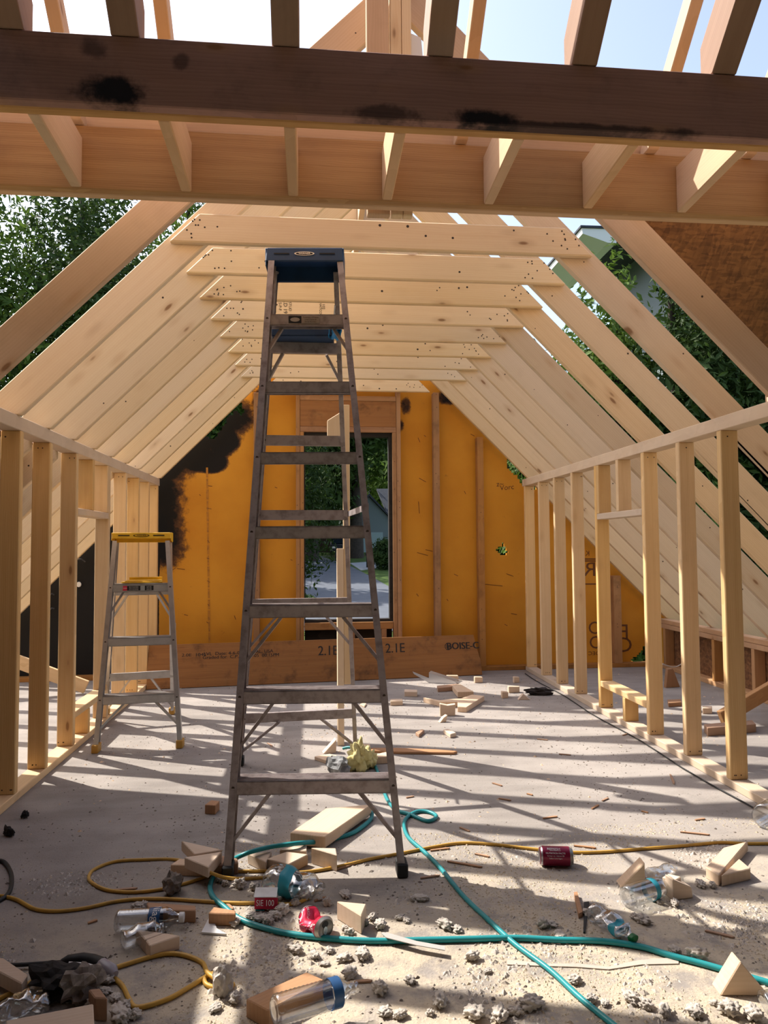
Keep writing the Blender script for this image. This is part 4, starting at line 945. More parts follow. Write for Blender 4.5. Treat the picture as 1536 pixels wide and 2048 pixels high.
def can(px0, px1, label, mat, crush=0., words=None, wang=1.7, seed=2):
    r, L_ = .033, .122
    a = at_z(*px0, r); b = at_z(*px1, r); mw = frame(a, b-a, V((0, 0, 1)))
    def fn(p):
        q = V(p)
        if crush:
            t = p.x/L_; k = crush*math.exp(-((t-.42)/.26)**2); up_ = 1 if p.z > 0 else 0
            q.z -= k*.040*max(0, p.z/r)*(1+.25*math.sin(p.y*150)); q.y += k*.010*math.sin(p.x*90+1); q.y *= 1+.22*k
            q += V((0, .006*k*noise.noise(p*60), .006*k*noise.noise(p*55+V((3, 3, 3)))))
            q.x = q.x*(1-.10*crush)
        return q
    W = lambda p: mw @ fn(p)
    m = MB(); prof = [(.006, .024), (.001, .025), (.0035, .029)]+[(.012, r)]+[(.012+.094*k/14, r) for k in range(1, 15)]
    m.lathe(prof, 30, 0, True, W)
    o = m.build('drink_can', mat, None, mw); tag(o, label, 'can')
    m = MB(); m.lathe([(.004, 0), (.0065, .018), (.001, .0245), (.0045, .0296), (.010, r+.0002)], 30, 0, True, W); m.build('can_base', 'silver', o, mw)
    m = MB(); m.lathe([(.106, r), (.114, .0285), (.1175, .0272), (.1185, .0265), (.117, .0255), (.1145, .0245), (.1145, 0)], 30, 0, True, W); lid = m.build('lid', 'silver_dark', o, mw)
    m = MB(); m.add([W(V((.1150, .011*math.cos(t*.2618), .011+.010*math.sin(t*.2618)))) for t in range(24)], [tuple(range(24))]); m.build('mouth', 'black', lid, mw)
    m = MB(); q = [W(V((.1156, .007*math.cos(t*.5236), -.006+.0115*math.sin(t*.5236)))) for t in range(12)]; m.prism(q, (mw.to_3x3() @ V((.0012, 0, 0)))); m.build('pull_tab', 'silver', lid, mw)
    if words:
        for w_, x0, a0, sz, sx in words: wrap(w_, sz, r*1.004, x0, 'whiteink', o, mw, a0, sx, True, fn)
    return o
can((1078, 1711), (1152, 1713), 'upright-labelled dark red drink can lying on its side by the yellow cord', 'dark_red_can', words=[('NUTRITION FACTS', .055, 2.5, .008, 1.0), ('Serving 1 can  Calories 150', .055, 2.75, .006, .9), ('Sodium Carbs Sugars', .055, 3.0, .006, .9), ('carbonated water', .055, 2.2, .006, .9), ('REFRESH', .05, 2.02, .012, 1.)])
cc = can((612, 1828), (658, 1862), 'crushed bright red drink can with white lettering and its open top facing right', 'red_can', crush=.85, words=[('Dr Pepper', .056, 2.75, .042, .52), ('ORIGINAL', .03, 1.7, .010, .8)])

# small rubbish
def cardbox():
    a = at_z(533, 1822); o = empty('card_box', a, 'small flattened red and white card box with a bar code', 'box')
    ex, ez = V((1, -.12, .0)).normalized(), V((.0, .45, .9)).normalized()
    q = a+V((-.038, 0, .008))
    m = MB(); m.prism([q, q+ex*.072, q+ex*.072+ez*.032, q+ez*.032], ex.cross(ez)*-.014); m.build('carton', 'cardred', o, Matrix.Translation(a))
    n = ez.cross(ex).normalized(); n = -n if n.y > 0 else n
    q2 = q+ez*.0325; e2 = V((0, .9, .35)).normalized()
    m = MB(); m.prism([q2-n*-.014, q2+ex*.072-n*-.014, q2+ex*.072+e2*.038, q2+e2*.038], (0, 0, .0015)); fl_ = m.build('flap', 'white', o, Matrix.Translation(a))
    for k in range(12):
        u = .016+k*.0034; w2 = (.0008, .0018, .0012)[k % 3]
        m = MB(); b0 = q2+e2*.010+V((0, 0, .0021)); m.add([b0+ex*u, b0+ex*(u+w2), b0+ex*(u+w2)+e2*.022, b0+ex*u+e2*.022], [(0, 1, 2, 3)]); m.build('bar', 'ink', fl_, Matrix.Translation(a))
    text('lettering', 'SIE 100', .024, q+ex*.036+ez*.016+n*.0145, ex, ez, 'whiteink', o, .8)
cardbox()
def thin(name, pix, th, label, mat, cat, z0=.001, lifts=None):
    P = [at_z(px, py, z0)+V((0, 0, (lifts[i] if lifts else 0))) for i, (px, py) in enumerate(pix)]
    c = sum(P, V((0, 0, 0)))/len(P); m = MB(); m.prism(P, (0, 0, th)); return tag(m.build(name, mat, None, Matrix.Translation(c)), label, cat)
thin('broken_bracket', A_((1208, 805), (1262, 700), (1285, 740), (1300, 780), (1330, 800), (1360, 815)), .006, 'broken white triangular plastic bracket near the crossing hose, left of the red can', 'white', 'bracket')
thin('plastic_strip', B_((1085, 800), (1120, 798), (1300, 850), (1470, 880), (1470, 905), (1300, 875), (1120, 830)), .002, 'translucent white plastic strip lying across the teal hose', 'film', 'strip', .019)
thin('tape_strip', C_((-30, 962), (200, 985), (400, 985), (570, 1005), (760, 965), (1000, 945), (1000, 985), (780, 990), (580, 1020), (380, 1005), (200, 1000), (-30, 990)), .002, 'pale flat strip of wrapping lying below the teal hose on the right', 'tape', 'strip')
thin('outlet_cover', [(128, 1950), (138, 1926), (172, 1928), (194, 1934), (190, 1956), (160, 1952)], .004, 'white square plastic outlet cover by the black plug', 'white', 'plate', .03)
thin('blade', C_((432, 620), (462, 615), (440, 800), (428, 800)), .004, 'narrow dark metal strip standing out by the crushed green-capped bottle', 'black', 'strip')
thin('wood_stake', C_((372, 580), (392, 578), (425, 700), (400, 712)), .015, 'short wooden stake beside the narrow dark metal strip', 'offcut_brown', 'stake')
thin('wrapper', [(510, 1790), (527, 1788), (529, 1822), (511, 1822)], .004, 'teal and blue wrapper scrap left of the red card box', 'label_teal', 'wrapper')
# bent sheet metal piece by the far board
sm0 = at_z(858, 1366); m = MB(); ex = (at_z(905, 1368)-sm0).normalized(); ey = V((0, 0, 1)).cross(ex)
m.prism([sm0, sm0+ex*.24, sm0+ex*.22+V((0, 0, .02)), sm0+V((0, 0, .085))], ey*.003); m.prism([sm0+V((0, 0, .085)), sm0+ex*.22+V((0, 0, .02)), sm0+ex*.24+ey*.09+V((0, 0, .02)), sm0+ey*.09+V((0, 0, .085))], (0, 0, .002))
m.prism([sm0, sm0+V((0, 0, .04)), sm0-ex*.14+V((0, 0, .09)), sm0-ex*.13+V((0, 0, .07))], ey*.003)
tag(m.build('sheet_metal', 'silver', None, Matrix.Translation(sm0)), 'bent grey sheet metal piece on the floor before the laminated board', 'sheet metal')
# lumps
def lump(name, px, py, sx, sy, sz, mat, label, cat, seed, amp=.5, freq=2.2, sub=3, grp=None, zoff=0.):
    bm = bmesh.new(); bmesh.ops.create_icosphere(bm, subdivisions=sub, radius=1)
    for v in bm.verts:
        n = v.co.normalized(); d = 1+amp*noise.noise(n*freq+V((seed*3.1, seed, 0)))+amp*.6*noise.noise(n*freq*3+V((seed, 0, seed*1.7)))+amp*.35*noise.noise(n*freq*7+V((0, seed, 0)))
        if 'insul' in name:
            f1 = noise.voronoi(n*2.1+V((seed*2.3, seed, 0)))[0]; f2 = noise.voronoi(n*5.5+V((0, seed, seed)))[0]
            d = (.62+.75*max(0, .8-f1[0])+.28*max(0, .8-f2[0]))*(1+.8*amp*noise.noise(n*1.6+V((seed, 0, seed))))
        v.co = V((n.x*d*sx, n.y*d*sy, n.z*d*sz))
    zmin = min(v.co.z for v in bm.verts)
    for v in bm.verts: v.co.z = max(v.co.z-zmin-sz*.35, 0)
    me = bpy.data.meshes.new(name); bm.to_mesh(me); bm.free(); me.materials.append(M[mat])
    for p in me.polygons: p.use_smooth = 'insul' in name
    o = bpy.data.objects.new(name, me); C.objects.link(o); o.location = at_z(px, py)+V((0, 0, zoff)); o.rotation_euler.z = seed*1.3
    return tag(o, label, cat, grp)
lump('insulation_tuft', 718, 1540, .055, .05, .085, 'fluff_yellow', 'bright yellow tuft of fibre insulation beside the prop', 'insulation', 4, .5, 2.4, 4)
lump('insulation_tuft', 738, 1535, .05, .04, .05, 'fluff_yellow', 'smaller yellow tuft of insulation right of the tall yellow tuft', 'insulation', 6, .5, 2.4, 4)
lump('rubble_lump', 675, 1548, .075, .045, .05, 'rock', 'grey crumbling lump in front of the yellow insulation', 'rubble', 9, .3, 1.5, 3)
lump('scorched_lump', 1078, 1390, .10, .03, .028, 'burnt', 'black scorched lump on the floor by the right knee wall', 'rubble', 12, .6, 2.0, 3)
lump('dirt_clod', 345, 1786, .035, .03, .035, 'grit', 'brown dirt clod inside the yellow cord loop on the left', 'clod', 13, .4)
lump('dirt_clod', 18, 1672, .03, .012, .018, 'burnt', 'little black scrap on the bare floor near the left edge', 'clod', 14, .7)
lump('dirt_clod', 50, 1636, .014, .012, .014, 'burnt', 'tiny black crumb on the bare floor by the left plate', 'clod', 15, .7)
lump('dirt_clod', 445, 1986, .028, .026, .04, 'fluff', 'sunlit crumbly clod beside the knotted yellow cord', 'clod', 16, .4)
tufts = []
R_ = random.Random(5)
tp = [(548, 1838), (520, 1842), (565, 1828), (590, 1810), (560, 1800), (535, 1848), (500, 1835), (730, 1850), (745, 1838), (700, 1868), (760, 1855), (690, 1860), (640, 1800), (610, 1798), (655, 1810), (690, 1792), (800, 1838), (812, 1843), (890, 1855), (915, 1862), (840, 1800), (825, 1802), (630, 1915), (660, 1905), (690, 1920), (725, 1915), (590, 1905), (650, 1930), (1085, 1855), (1100, 1852), (1380, 1912), (1395, 1920), (1350, 1905), (1270, 1838), (1285, 1845), (1320, 1808), (1350, 1812), (1400, 1772), (1425, 1775), (1180, 2005), (1210, 2010), (1260, 2002), (1290, 2015), (1330, 2030), (1060, 2015), (1030, 2030), (1000, 2040), (950, 2035), (880, 2010), (860, 2030), (800, 2035), (770, 2030), (180, 1990), (160, 1975), (210, 1985), (230, 2000), (250, 2020), (140, 2000), (190, 2020), (270, 2035), (240, 2040), (215, 1965), (120, 1985), (450, 1770), (480, 1775), (510, 1780), (440, 1765), (430, 2020), (470, 2005), (1430, 2010), (1390, 2030), (1460, 2030), (700, 1955), (760, 1985), (820, 1965), (1120, 1875), (945, 1920), (975, 1945), (275, 1820), (288, 1815), (330, 1895), (470, 1850), (1505, 2035), (1150, 1965), (1175, 1830)]
protos = []
for k, (px, py) in enumerate(tp):
    s_ = R_.uniform(.010, .022)*(1.15 if py > 1950 else 1)
    if k < 5:
        o = lump('insulation_tuft', px, py, .03, .026, .022, 'fluff', '', '', 20+k, .42, 2.6, 4); protos.append(o)
    else:
        o = protos[k % 5].copy(); C.objects.link(o); o.location = at_z(px, py)
    o.scale = (s_/.03*R_.uniform(.8, 1.4), s_/.03, s_/.03*R_.uniform(.6, 1.1)); o.rotation_euler.z = R_.uniform(0, 6.28)
    tag(o, 'grey tuft of loose insulation lying on the dusty floor', 'insulation', 'grey insulation tufts on the floor')
# crumbs nobody could count
def crumbs(name, n, xr, yr, smin, smax, mat, label, cat, seed, dens=None):
    rd = random.Random(seed); m = MB(); c = 0
    while c < n:
        x = rd.uniform(*xr); y = rd.uniform(*yr)
        if dens and rd.random() > dens(x, y): continue
        s_ = rd.uniform(smin, smax)*(.6+.8*rd.random()**3); a = rd.random()*6.28; e = rd.uniform(.4, 1); h = s_*rd.uniform(.3, .8)
        u = V((math.cos(a), math.sin(a), 0))*s_; w2 = V((-math.sin(a), math.cos(a), 0))*s_*e; p = V((x, y, 0))
        vs = [p-u-w2*.4, p+u*.3-w2, p+u+w2*.3, p-u*.2+w2, p+V((u.x*.1, u.y*.1, h))]
        m.add(vs, [(0, 1, 4), (1, 2, 4), (2, 3, 4), (3, 0, 4), (3, 2, 1, 0)]); c += 1
    o = m.build(name, mat); o['kind'] = 'stuff'; return tag(o, label, cat)
cl = lambda x, y: max(0, noise.noise(V((x*2.2, y*2.2, 1)))*1.6+.35)*(1.0 if x > -.4 or y < 2.3 else .25)
crumbs('sawdust', 14000, (-1.2, 1.9), (1.5, 2.9), .002, .006, 'sawdust', 'loose sawdust heaped over the near floor', 'sawdust', 2, cl)
crumbs('grit', 4500, (-1.25, 1.95), (1.5, 6.4), .0025, .007, 'grit', 'dark grit and ash specks spread over the floor', 'grit', 3, lambda x, y: .25+max(0, noise.noise(V((x*1.7, y*1.7, 5)))*1.6))
crumbs('insulation_fluff', 4200, (-1.2, 1.9), (1.5, 2.7), .004, .012, 'fluff', 'small grey insulation crumbs mixed into the near sawdust', 'insulation', 4, lambda x, y: max(0, noise.noise(V((x*3.1, y*3.1, 8)))*2.2))
crumbs('wood_chips', 500, (-1.25, 3.1), (3.0, 6.3), .005, .011, 'offcut', 'pale wood chips scattered over the far floor', 'wood chips', 6, lambda x, y: .15+max(0, noise.noise(V((x*1.5, y*1.5, 3)))*1.8))
# line of dark cable along the right plate
P = [V((1.90+.012*math.sin(y*5), y, .006)) for y in [2.3+.25*k for k in range(17)]]
m = MB(); m.tube(P, .004, 6); tag(m.build('wire', 'black', None, Matrix.Translation(P[0])), 'thin black wire lying along the foot of the right knee wall', 'wire')
P = [at_z(1325, 1328, .12), at_z(1350, 1334, .08), at_z(1375, 1320, .14)]
m = MB(); m.tube(spline(P, 5), .004, 6); tag(m.build('wire', 'white', None, Matrix.Translation(P[0])), 'pale drooping wire by the low right eave wall', 'wire')
# bits hanging in the burnt left eave
for k, (px, py, dx, dy, mt, lab) in enumerate(((163, 1121, 14, 5, 'silver', 'bright wire end sticking out of the charred wall, upper one'), (103, 1190, 10, -1, 'silver', 'bright wire end on the charred wall between two left studs, upper one'), (103, 1219, 10, -4, 'silver', 'bright wire end on the charred wall between two left studs, lower one'))):
    a, b = at_y(px-dx/2, py-dy/2, YS-.10), at_y(px+dx/2, py+dy/2, YS-.001); m = MB(); m.tube([a, (a+b)/2+V((0, 0, .012)), b], .006, 6); tag(m.build('wire', mt, None, Matrix.Translation(a)), lab, 'wire')
p = at_y(157, 1169, YS-.022); m = MB(); m.lathe([(0, 0), (0, .020), (.012, .022), (.02, .014), (.02, 0)], 14, 0, False, lambda q: p+V((q.y, q.x, q.z*1.1))); tag(m.build('wire_box', 'white', None, Matrix.Translation(p)), 'small pale round fixture on the charred wall in the left eave', 'fixture')

# ------------------------------------------------------------------ outdoors
def gz(x, y): return -3.0+max(0, y-30)*.1-max(0, y-66)*.1
def on_ground(px, py, lift=0.):
    v = ray(px, py); t = 12.0
    while t < 300:
        p = CAM+v*t
        if p.z < gz(p.x, p.y)+lift: return V((p.x, p.y, gz(p.x, p.y)+lift))
        if p.y > 63: return V((p.x, p.y, gz(p.x, p.y)+lift))
        t += .05
    return V((CAM.x+v.x*80, CAM.y+v.y*80, gz(0, 80)+lift))
m = MB(); ys = [-40, 0, 30, 45, 66, 110, 160]
for i in range(len(ys)-1): m.add([V((-90, ys[i], gz(0, ys[i]))), V((90, ys[i], gz(0, ys[i]))), V((90, ys[i+1], gz(0, ys[i+1]))), V((-90, ys[i+1], gz(0, ys[i+1])))], [(0, 1, 2, 3)])
gr = m.build('ground', 'grass'); gr['kind'] = 'structure'
def patch(name, pix, lift, mat, label, cat):
    P = [on_ground(px, py, lift) for px, py in pix]; c = sum(P, V((0, 0, 0)))/len(P); m = MB()
    m.add(P, [tuple(range(len(P)))]); m.add([p-V((0, 0, lift+.05)) for p in P], [tuple(range(len(P)))[::-1]])
    n = len(P)
    m.add(P+[p-V((0, 0, lift+.05)) for p in P], [(i, (i+1) % n, n+(i+1) % n, n+i) for i in range(n)]); return tag(m.build(name, mat, None, Matrix.Translation(c)), label, cat)
patch('street', [(560, 1090), (608, 1104), (640, 1112), (672, 1122), (705, 1134), (740, 1152), (800, 1185), (860, 1215), (860, 1262), (600, 1262), (612, 1218), (606, 1160), (560, 1130)], .03, 'asphalt', 'grey asphalt street seen through the window opening', 'street')
patch('driveway', [(700, 1126), (800, 1119), (800, 1130), (722, 1140)], .05, 'concrete', 'pale concrete driveway off the street, right side of the window view', 'driveway')
patch('driveway', [(560, 1092), (610, 1094), (680, 1087), (680, 1092), (640, 1096), (600, 1102)], .05, 'concrete', 'pale driveway strip in front of the parked car', 'driveway')
patch('flower_bed', [(665, 1102), (690, 1093), (735, 1098), (735, 1110), (690, 1112)], .06, 'mulch', 'brown mulch bed round the tree across the street', 'flower bed')
def leaf_mesh(name, blobs, n, size, mat, seed):
    rd = random.Random(seed); m = MB(); tot = sum(b[3]*b[4]*b[5] for b in blobs)
    for (bx, by, bz, rx, ry, rz) in blobs:
        k = int(n*rx*ry*rz/tot)
        for _ in range(k):
            d = V((rd.gauss(0, 1), rd.gauss(0, 1), rd.gauss(0, 1))).normalized(); q = rd.random()**.30
            lump_ = 1+.28*noise.noise(d*2.6+V((bx, by, bz)))+.18*noise.noise(d*6+V((bz, bx, by)))
            p = V((bx+d.x*rx*q*lump_, by+d.y*ry*q*lump_, bz+d.z*rz*q*lump_))
            nn = (d+V((rd.gauss(0, .6), rd.gauss(0, .6), rd.gauss(.3, .6)))).normalized(); u = nn.orthogonal().normalized(); w2 = nn.cross(u); a = rd.random()*6.28
            e1 = (u*math.cos(a)+w2*math.sin(a))*size*rd.uniform(.6, 1.3); e2 = nn.cross(e1).normalized()*e1.length*.6
            m.add([p-e1, p+e2*.6-e1*.1+nn*size*.12, p+e1, p-e2*.6-e1*.1+nn*size*.12], [(0, 3, 2, 1)])
    return m
def tree(name, x, y, h, blobs, n, size, mat, seed, label, grp=None, trunk=.22):
    z = gz(x, y); root = empty(name, (x, y, z), label, 'tree' if 'shrub' not in name else 'shrub', grp)
    B = [(x+a, y+b, z+c, rx, ry, rz) for a, b, c, rx, ry, rz in blobs]
    leaf_mesh('foliage', B, n, size, mat, seed).build('foliage', mat, root, Matrix.Translation(V((x, y, z))))
    if trunk:
        top = max(b[2] for b in B); tx = max(B, key=lambda b: b[2])
        m = MB(); m.tube([V((x, y, z-.1)), V((x+.05, y, z+h*.25)), V((tx[0]*.5+x*.5, tx[1]*.5+y*.5, z+h*.55)), V((tx[0], tx[1], top))], [trunk*1.5, trunk, trunk*.7, trunk*.2], 9); tr = m.build('trunk', 'bark', root, Matrix.Translation(V((x, y, z))))
        rd = random.Random(seed)
        for b in B[:5]:
            m = MB(); s0 = V((x, y, z+h*rd.uniform(.3, .5))); e = V(b[:3]); m.tube([s0, (s0+e)/2+V((0, 0, .3)), e], [trunk*.45, trunk*.3, .03], 7); m.build('branch', 'bark', root, Matrix.Translation(s0))
    return root
def crown(h, w, seed, k=9, low=.2):
    rd = random.Random(seed); out = []
    for i in range(k):
        t = low+(1-low)*(i+.5)/k; rr = w*(math.sin(min(1, (1.08-t)*1.35)*math.pi/2))
        a = rd.random()*6.28; o = rr*.45
        out.append((math.cos(a)*o, math.sin(a)*o, h*t, rr*.72, rr*.72, h*.15+.3))
    return out
# the trees on the left stand well back so that the sun still reaches the floor
k = 0
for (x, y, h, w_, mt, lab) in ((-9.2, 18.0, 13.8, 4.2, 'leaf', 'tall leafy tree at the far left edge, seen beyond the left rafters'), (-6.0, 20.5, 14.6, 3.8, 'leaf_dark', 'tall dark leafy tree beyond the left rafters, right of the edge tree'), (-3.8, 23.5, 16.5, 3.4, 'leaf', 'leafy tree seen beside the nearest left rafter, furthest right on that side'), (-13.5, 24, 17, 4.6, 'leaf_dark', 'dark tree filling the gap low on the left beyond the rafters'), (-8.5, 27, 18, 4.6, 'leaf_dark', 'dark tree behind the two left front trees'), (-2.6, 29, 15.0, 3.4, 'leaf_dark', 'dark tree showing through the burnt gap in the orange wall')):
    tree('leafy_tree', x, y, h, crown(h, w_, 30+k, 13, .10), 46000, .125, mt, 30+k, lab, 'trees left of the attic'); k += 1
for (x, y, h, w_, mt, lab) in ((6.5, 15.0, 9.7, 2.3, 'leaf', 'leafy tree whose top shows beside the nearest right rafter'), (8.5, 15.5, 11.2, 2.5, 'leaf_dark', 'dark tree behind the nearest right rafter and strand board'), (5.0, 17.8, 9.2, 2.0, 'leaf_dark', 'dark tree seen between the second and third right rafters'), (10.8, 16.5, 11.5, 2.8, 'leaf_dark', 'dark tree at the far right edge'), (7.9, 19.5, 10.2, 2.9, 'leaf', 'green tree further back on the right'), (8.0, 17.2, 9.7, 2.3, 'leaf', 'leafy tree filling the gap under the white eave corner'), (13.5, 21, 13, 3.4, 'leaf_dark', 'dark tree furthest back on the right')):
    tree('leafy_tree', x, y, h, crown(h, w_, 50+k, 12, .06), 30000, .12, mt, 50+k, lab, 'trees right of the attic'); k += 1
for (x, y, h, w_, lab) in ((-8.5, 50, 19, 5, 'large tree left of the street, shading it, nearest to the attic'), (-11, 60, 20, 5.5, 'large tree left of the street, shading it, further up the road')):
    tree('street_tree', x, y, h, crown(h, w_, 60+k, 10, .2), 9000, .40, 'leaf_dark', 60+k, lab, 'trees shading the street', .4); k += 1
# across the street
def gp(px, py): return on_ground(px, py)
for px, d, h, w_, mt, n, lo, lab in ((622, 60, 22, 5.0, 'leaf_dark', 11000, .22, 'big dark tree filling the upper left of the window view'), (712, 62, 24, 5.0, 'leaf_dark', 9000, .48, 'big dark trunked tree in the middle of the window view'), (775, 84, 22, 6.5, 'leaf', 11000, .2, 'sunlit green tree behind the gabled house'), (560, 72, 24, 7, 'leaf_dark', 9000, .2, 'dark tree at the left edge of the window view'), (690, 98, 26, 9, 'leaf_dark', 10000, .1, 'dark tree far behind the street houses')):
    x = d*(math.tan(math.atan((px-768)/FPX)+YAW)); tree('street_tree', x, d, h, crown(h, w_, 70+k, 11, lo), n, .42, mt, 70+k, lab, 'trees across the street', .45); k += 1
p = V((54*.1015, 54, gz(0, 54)))
tree('round_shrub', p.x, p.y, 2.3, [(0, 0, 1.15, 1.0, .9, 1.2)], 3500, .13, 'leaf_dark', 91, 'round clipped shrub beside the gabled house', None, 0)
p = gp(618, 1222); tree('kerb_shrub', p.x, p.y, .8, [(0, 0, .4, .5, .9, .45)], 900, .09, 'leaf_dark', 92, 'low shrub at the near left kerb of the street', None, 0)
# gabled house
hb = gp(735, 1092); hx, hy, hz = 4.4, 68.0, gz(0, 68)
hs = empty('house', (hx+3, hy, hz), 'teal-grey gabled house across the street', 'house'); W_ = Matrix.Translation(V((hx+3, hy, hz)))
m = MB(); m.prism([V((hx-1.0, hy, hz-1)), V((hx+3.2, hy, hz-1)), V((hx+3.2, hy, hz+3.1)), V((hx+1.1, hy, hz+5.3)), V((hx-1.0, hy, hz+3.1))], (0, 8, 0)); m.build('gable_wall', 'siding', hs, W_)
m = MB(); m.prism([V((hx+3.2, hy+1, hz-1)), V((hx+12, hy+1, hz-1)), V((hx+12, hy+1, hz+3.0)), V((hx+3.2, hy+1, hz+3.0))], (0, 6, 0)); m.build('side_wall', 'siding', hs, W_)
m = MB(); m.prism([V((hx+1.1, hy-.3, hz+5.35)), V((hx+3.5, hy-.3, hz+2.85)), V((hx+3.5, hy-.3, hz+3.05)), V((hx+1.1, hy-.3, hz+5.6))], (0, 8.5, 0)); m.prism([V((hx+1.1, hy-.3, hz+5.35)), V((hx-1.3, hy-.3, hz+2.85)), V((hx-1.3, hy-.3, hz+3.05)), V((hx+1.1, hy-.3, hz+5.6))], (0, 8.5, 0)); m.build('gable_roof', 'roof', hs, W_)
m = MB(); m.prism([V((hx+3.2, hy+.6, hz+3.0)), V((hx+12, hy+.6, hz+3.0)), V((hx+12, hy+4, hz+6.4)), V((hx+2.2, hy+4, hz+6.4))], (0, .15, -.15)); m.build('main_roof', 'roof', hs, W_)
m = MB(); m.box((hx+3.3, hy+.85, hz-1), (hx+3.45, hy+.99, hz+3.0)); m.build('corner_trim', 'white', hs, W_)
m = MB(); m.box((hx-.2, hy-.05, hz-.6), (hx+2.4, hy-.01, hz+1.9)); m.build('garage_door', plain('pale_teal', (.30, .38, .38), .6), hs, W_)
hb = gp(640, 1086); bx, by, bz = -3.6, 72.0, gz(0, 72)
h2 = empty('house', (bx, by, bz), 'low dark brick house in tree shade, left of the window view', 'house'); W2 = Matrix.Translation(V((bx, by, bz)))
m = MB(); m.box((bx-7, by, bz-1), (bx+5.5, by+7, bz+2.9)); m.build('brick_wall', 'brick', h2, W2)
m = MB(); m.prism([V((bx-7.5, by-.5, bz+2.8)), V((bx-7.5, by+7.5, bz+2.8)), V((bx-7.5, by+3.5, bz+5.2))], (13.5, 0, 0)); m.build('roof', 'roof', h2, W2)
for dx in (-.8, .4): m = MB(); m.box((bx+dx, by-1, bz-.5), (bx+dx+.16, by-.85, bz+2.8)); m.build('porch_post', 'white', h2, W2)
# white house wall glimpsed through the trees
p = at_y(678, 972, 92); h3 = empty('house', (p.x, p.y, gz(0, 92)), 'pale house wall glimpsed between the dark street trees', 'house')
# parked car
p = V((62*math.tan(math.atan((681-768)/FPX)+YAW), 64, gz(0, 64))); cr = empty('parked_car', (p.x, p.y, gz(0, p.y)), 'dark car parked in front of the brick house', 'car'); Wc = WORLD[cr]; cz = gz(0, p.y)
prof = [(-2.1, .35), (-2.1, .85), (-1.2, 1.0), (-.6, 1.5), (.9, 1.52), (1.7, 1.05), (2.1, .95), (2.1, .35)]
m = MB(); m.prism([V((p.x-.85, p.y+a, cz+b)) for a, b in prof], (1.7, 0, 0)); m.build('body', 'carpaint', cr, Wc, .06)
m = MB(); m.prism([V((p.x-.7, p.y-1.17, cz+1.04)), V((p.x+.7, p.y-1.17, cz+1.04)), V((p.x+.62, p.y-.64, cz+1.46)), V((p.x-.62, p.y-.64, cz+1.46))], (0, -.03, .02)); m.build('windscreen', 'glass_dark', cr, Wc)
for sx in (-.8, .6):
    for sy in (-1.3, 1.3):
        m = MB(); m.lathe([(0, 0), (0, .33), (.2, .33), (.2, 0)], 16, 0, False, lambda q: V((p.x+sx+q.x, p.y+sy+q.y, cz+.33+q.z))); m.build('wheel', 'black', cr, Wc)
for sx in (-.6, .6): m = MB(); m.box((p.x+sx-.15, p.y-2.14, cz+.62), (p.x+sx+.15, p.y-2.1, cz+.78)); m.build('headlight', 'silver', cr, Wc)
# bin and mailboxes
p = gp(677, 1122); bn_ = empty('wheelie_bin', p, 'dark wheelie bin at the kerb across the street', 'bin'); Wb = WORLD[bn_]
m = MB(); m.prism([p+V((-.28, -.3, 0)), p+V((.28, -.3, 0)), p+V((.28, .3, 0)), p+V((-.28, .3, 0))], (0, 0, .85)); m.build('tub', 'black', bn_, Wb, .03)
m = MB(); m.prism([p+V((-.31, -.34, .86)), p+V((.31, -.34, .86)), p+V((.31, .34, .90)), p+V((-.31, .34, .90))], (0, 0, .06)); m.build('lid', 'black', bn_, Wb, .02)
for px, py, lab in ((625, 1102, 'dark mailbox on a post at the left of the street'), (734, 1136, 'dark mailbox on a post at the right kerb by the driveway')):
    p = gp(px, py); mbx = empty('mailbox', p, lab, 'mailbox'); Wm = WORLD[mbx]
    m = MB(); m.box(p+V((-.05, -.05, -.05)), p+V((.05, .05, .95))); m.build('post', 'black', mbx, Wm)
    m = MB(); m.prism([p+V((-.11, -.25, .95)), p+V((.11, -.25, .95)), p+V((.11, -.25, 1.1)), p+V((.07, -.25, 1.18)), p+V((-.07, -.25, 1.18)), p+V((-.11, -.25, 1.1))], (0, .5, 0)); m.build('box', 'black', mbx, Wm)
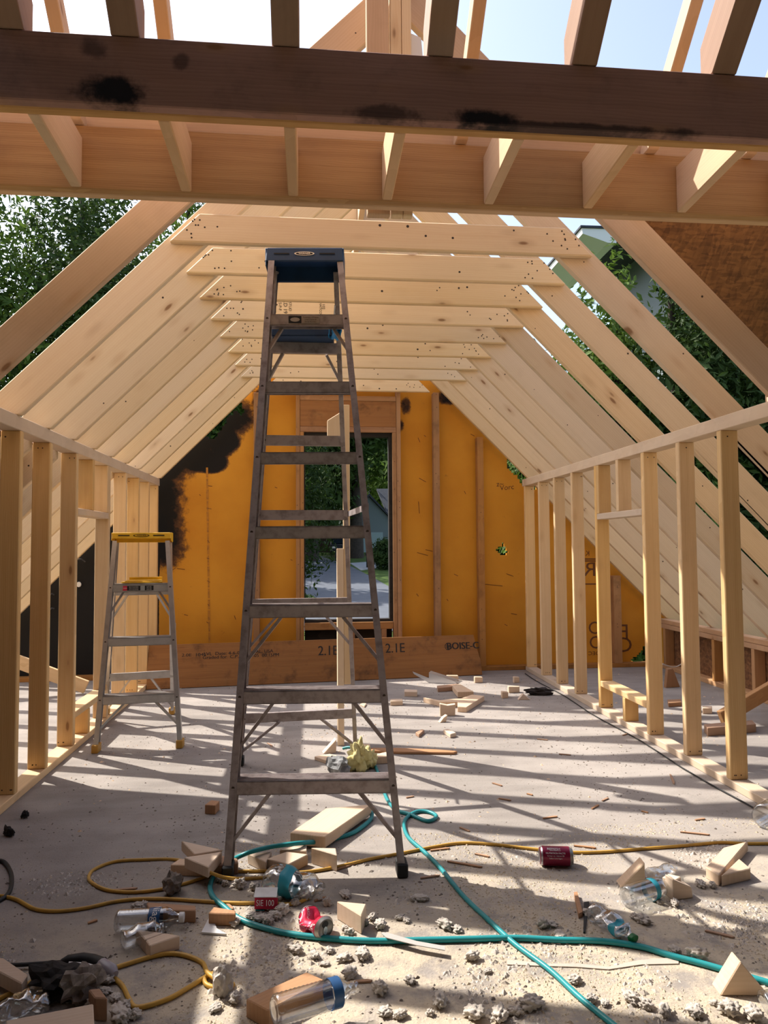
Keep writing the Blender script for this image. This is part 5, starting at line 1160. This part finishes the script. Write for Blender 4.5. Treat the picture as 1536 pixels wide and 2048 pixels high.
m = MB(); p = at_y(678, 972, 92); m.prism([V((p.x-4, 92, -1)), V((p.x+4, 92, -1)), V((p.x+4, 92, p.z+.3)), V((p.x, 92, p.z+2)), V((p.x-4, 92, p.z+.3))], (0, 6, 0)); m.build('gable_wall', 'white', h3, WORLD[h3])
m = MB(); m.prism([V((p.x-4.4, 91.6, p.z+.2)), V((p.x, 91.6, p.z+2.1)), V((p.x+4.4, 91.6, p.z+.2)), V((p.x+4.4, 91.6, p.z+.4)), V((p.x, 91.6, p.z+2.35)), V((p.x-4.4, 91.6, p.z+.4))][::1], (0, 6.8, 0)); m.build('roof', 'roof', h3, WORLD[h3])
# boxed eave corner of the house next door
ye = 24.0; q0 = at_y(1163, 456, ye); q1 = at_y(1232, 486, ye)
nb = empty('neighbour_house', (q0.x+5, ye, gz(0, ye)), 'white boxed eave of the house next door above the right treetops', 'house'); Wn = WORLD[nb]
k_ = 2.0
P = [V((q0.x, ye, q0.z)), V((q0.x+.02*k_, ye, q0.z-.10*k_)), V((q0.x+.30*k_, ye, q1.z+.06*k_)), V((q0.x+.48*k_, ye, q1.z)), V((q0.x+.64*k_, ye, q1.z)), V((q0.x+.64*k_, ye, q0.z+.02))]
m = MB(); m.prism(P, (0, 5, 0)); m.build('boxed_eave', 'eave_white', nb, Wn)
m = MB(); m.prism([V((q0.x-.05, ye-.05, q0.z)), V((q0.x+4, ye-.05, q0.z+.04)), V((q0.x+4, ye-.05, q0.z+.12)), V((q0.x-.05, ye-.05, q0.z+.08))], (0, 5.1, 0)); m.build('roof', 'roof', nb, Wn)
m = MB(); m.box((q0.x+3.2, ye+.01, -3), (q0.x+6, ye+5, q0.z)); m.build('wall', 'siding', nb, Wn)

lump('scorched_lump', 118, 1984, .075, .05, .035, 'burnt', 'black charred lump in the rubbish at the bottom left', 'rubble', 31, .6, 2.0, 3)
lump('scorched_lump', 165, 2002, .05, .04, .04, 'grit', 'brown crumbling lump in the rubbish behind the small standing block, bottom left', 'rubble', 32, .6, 2.0, 3)
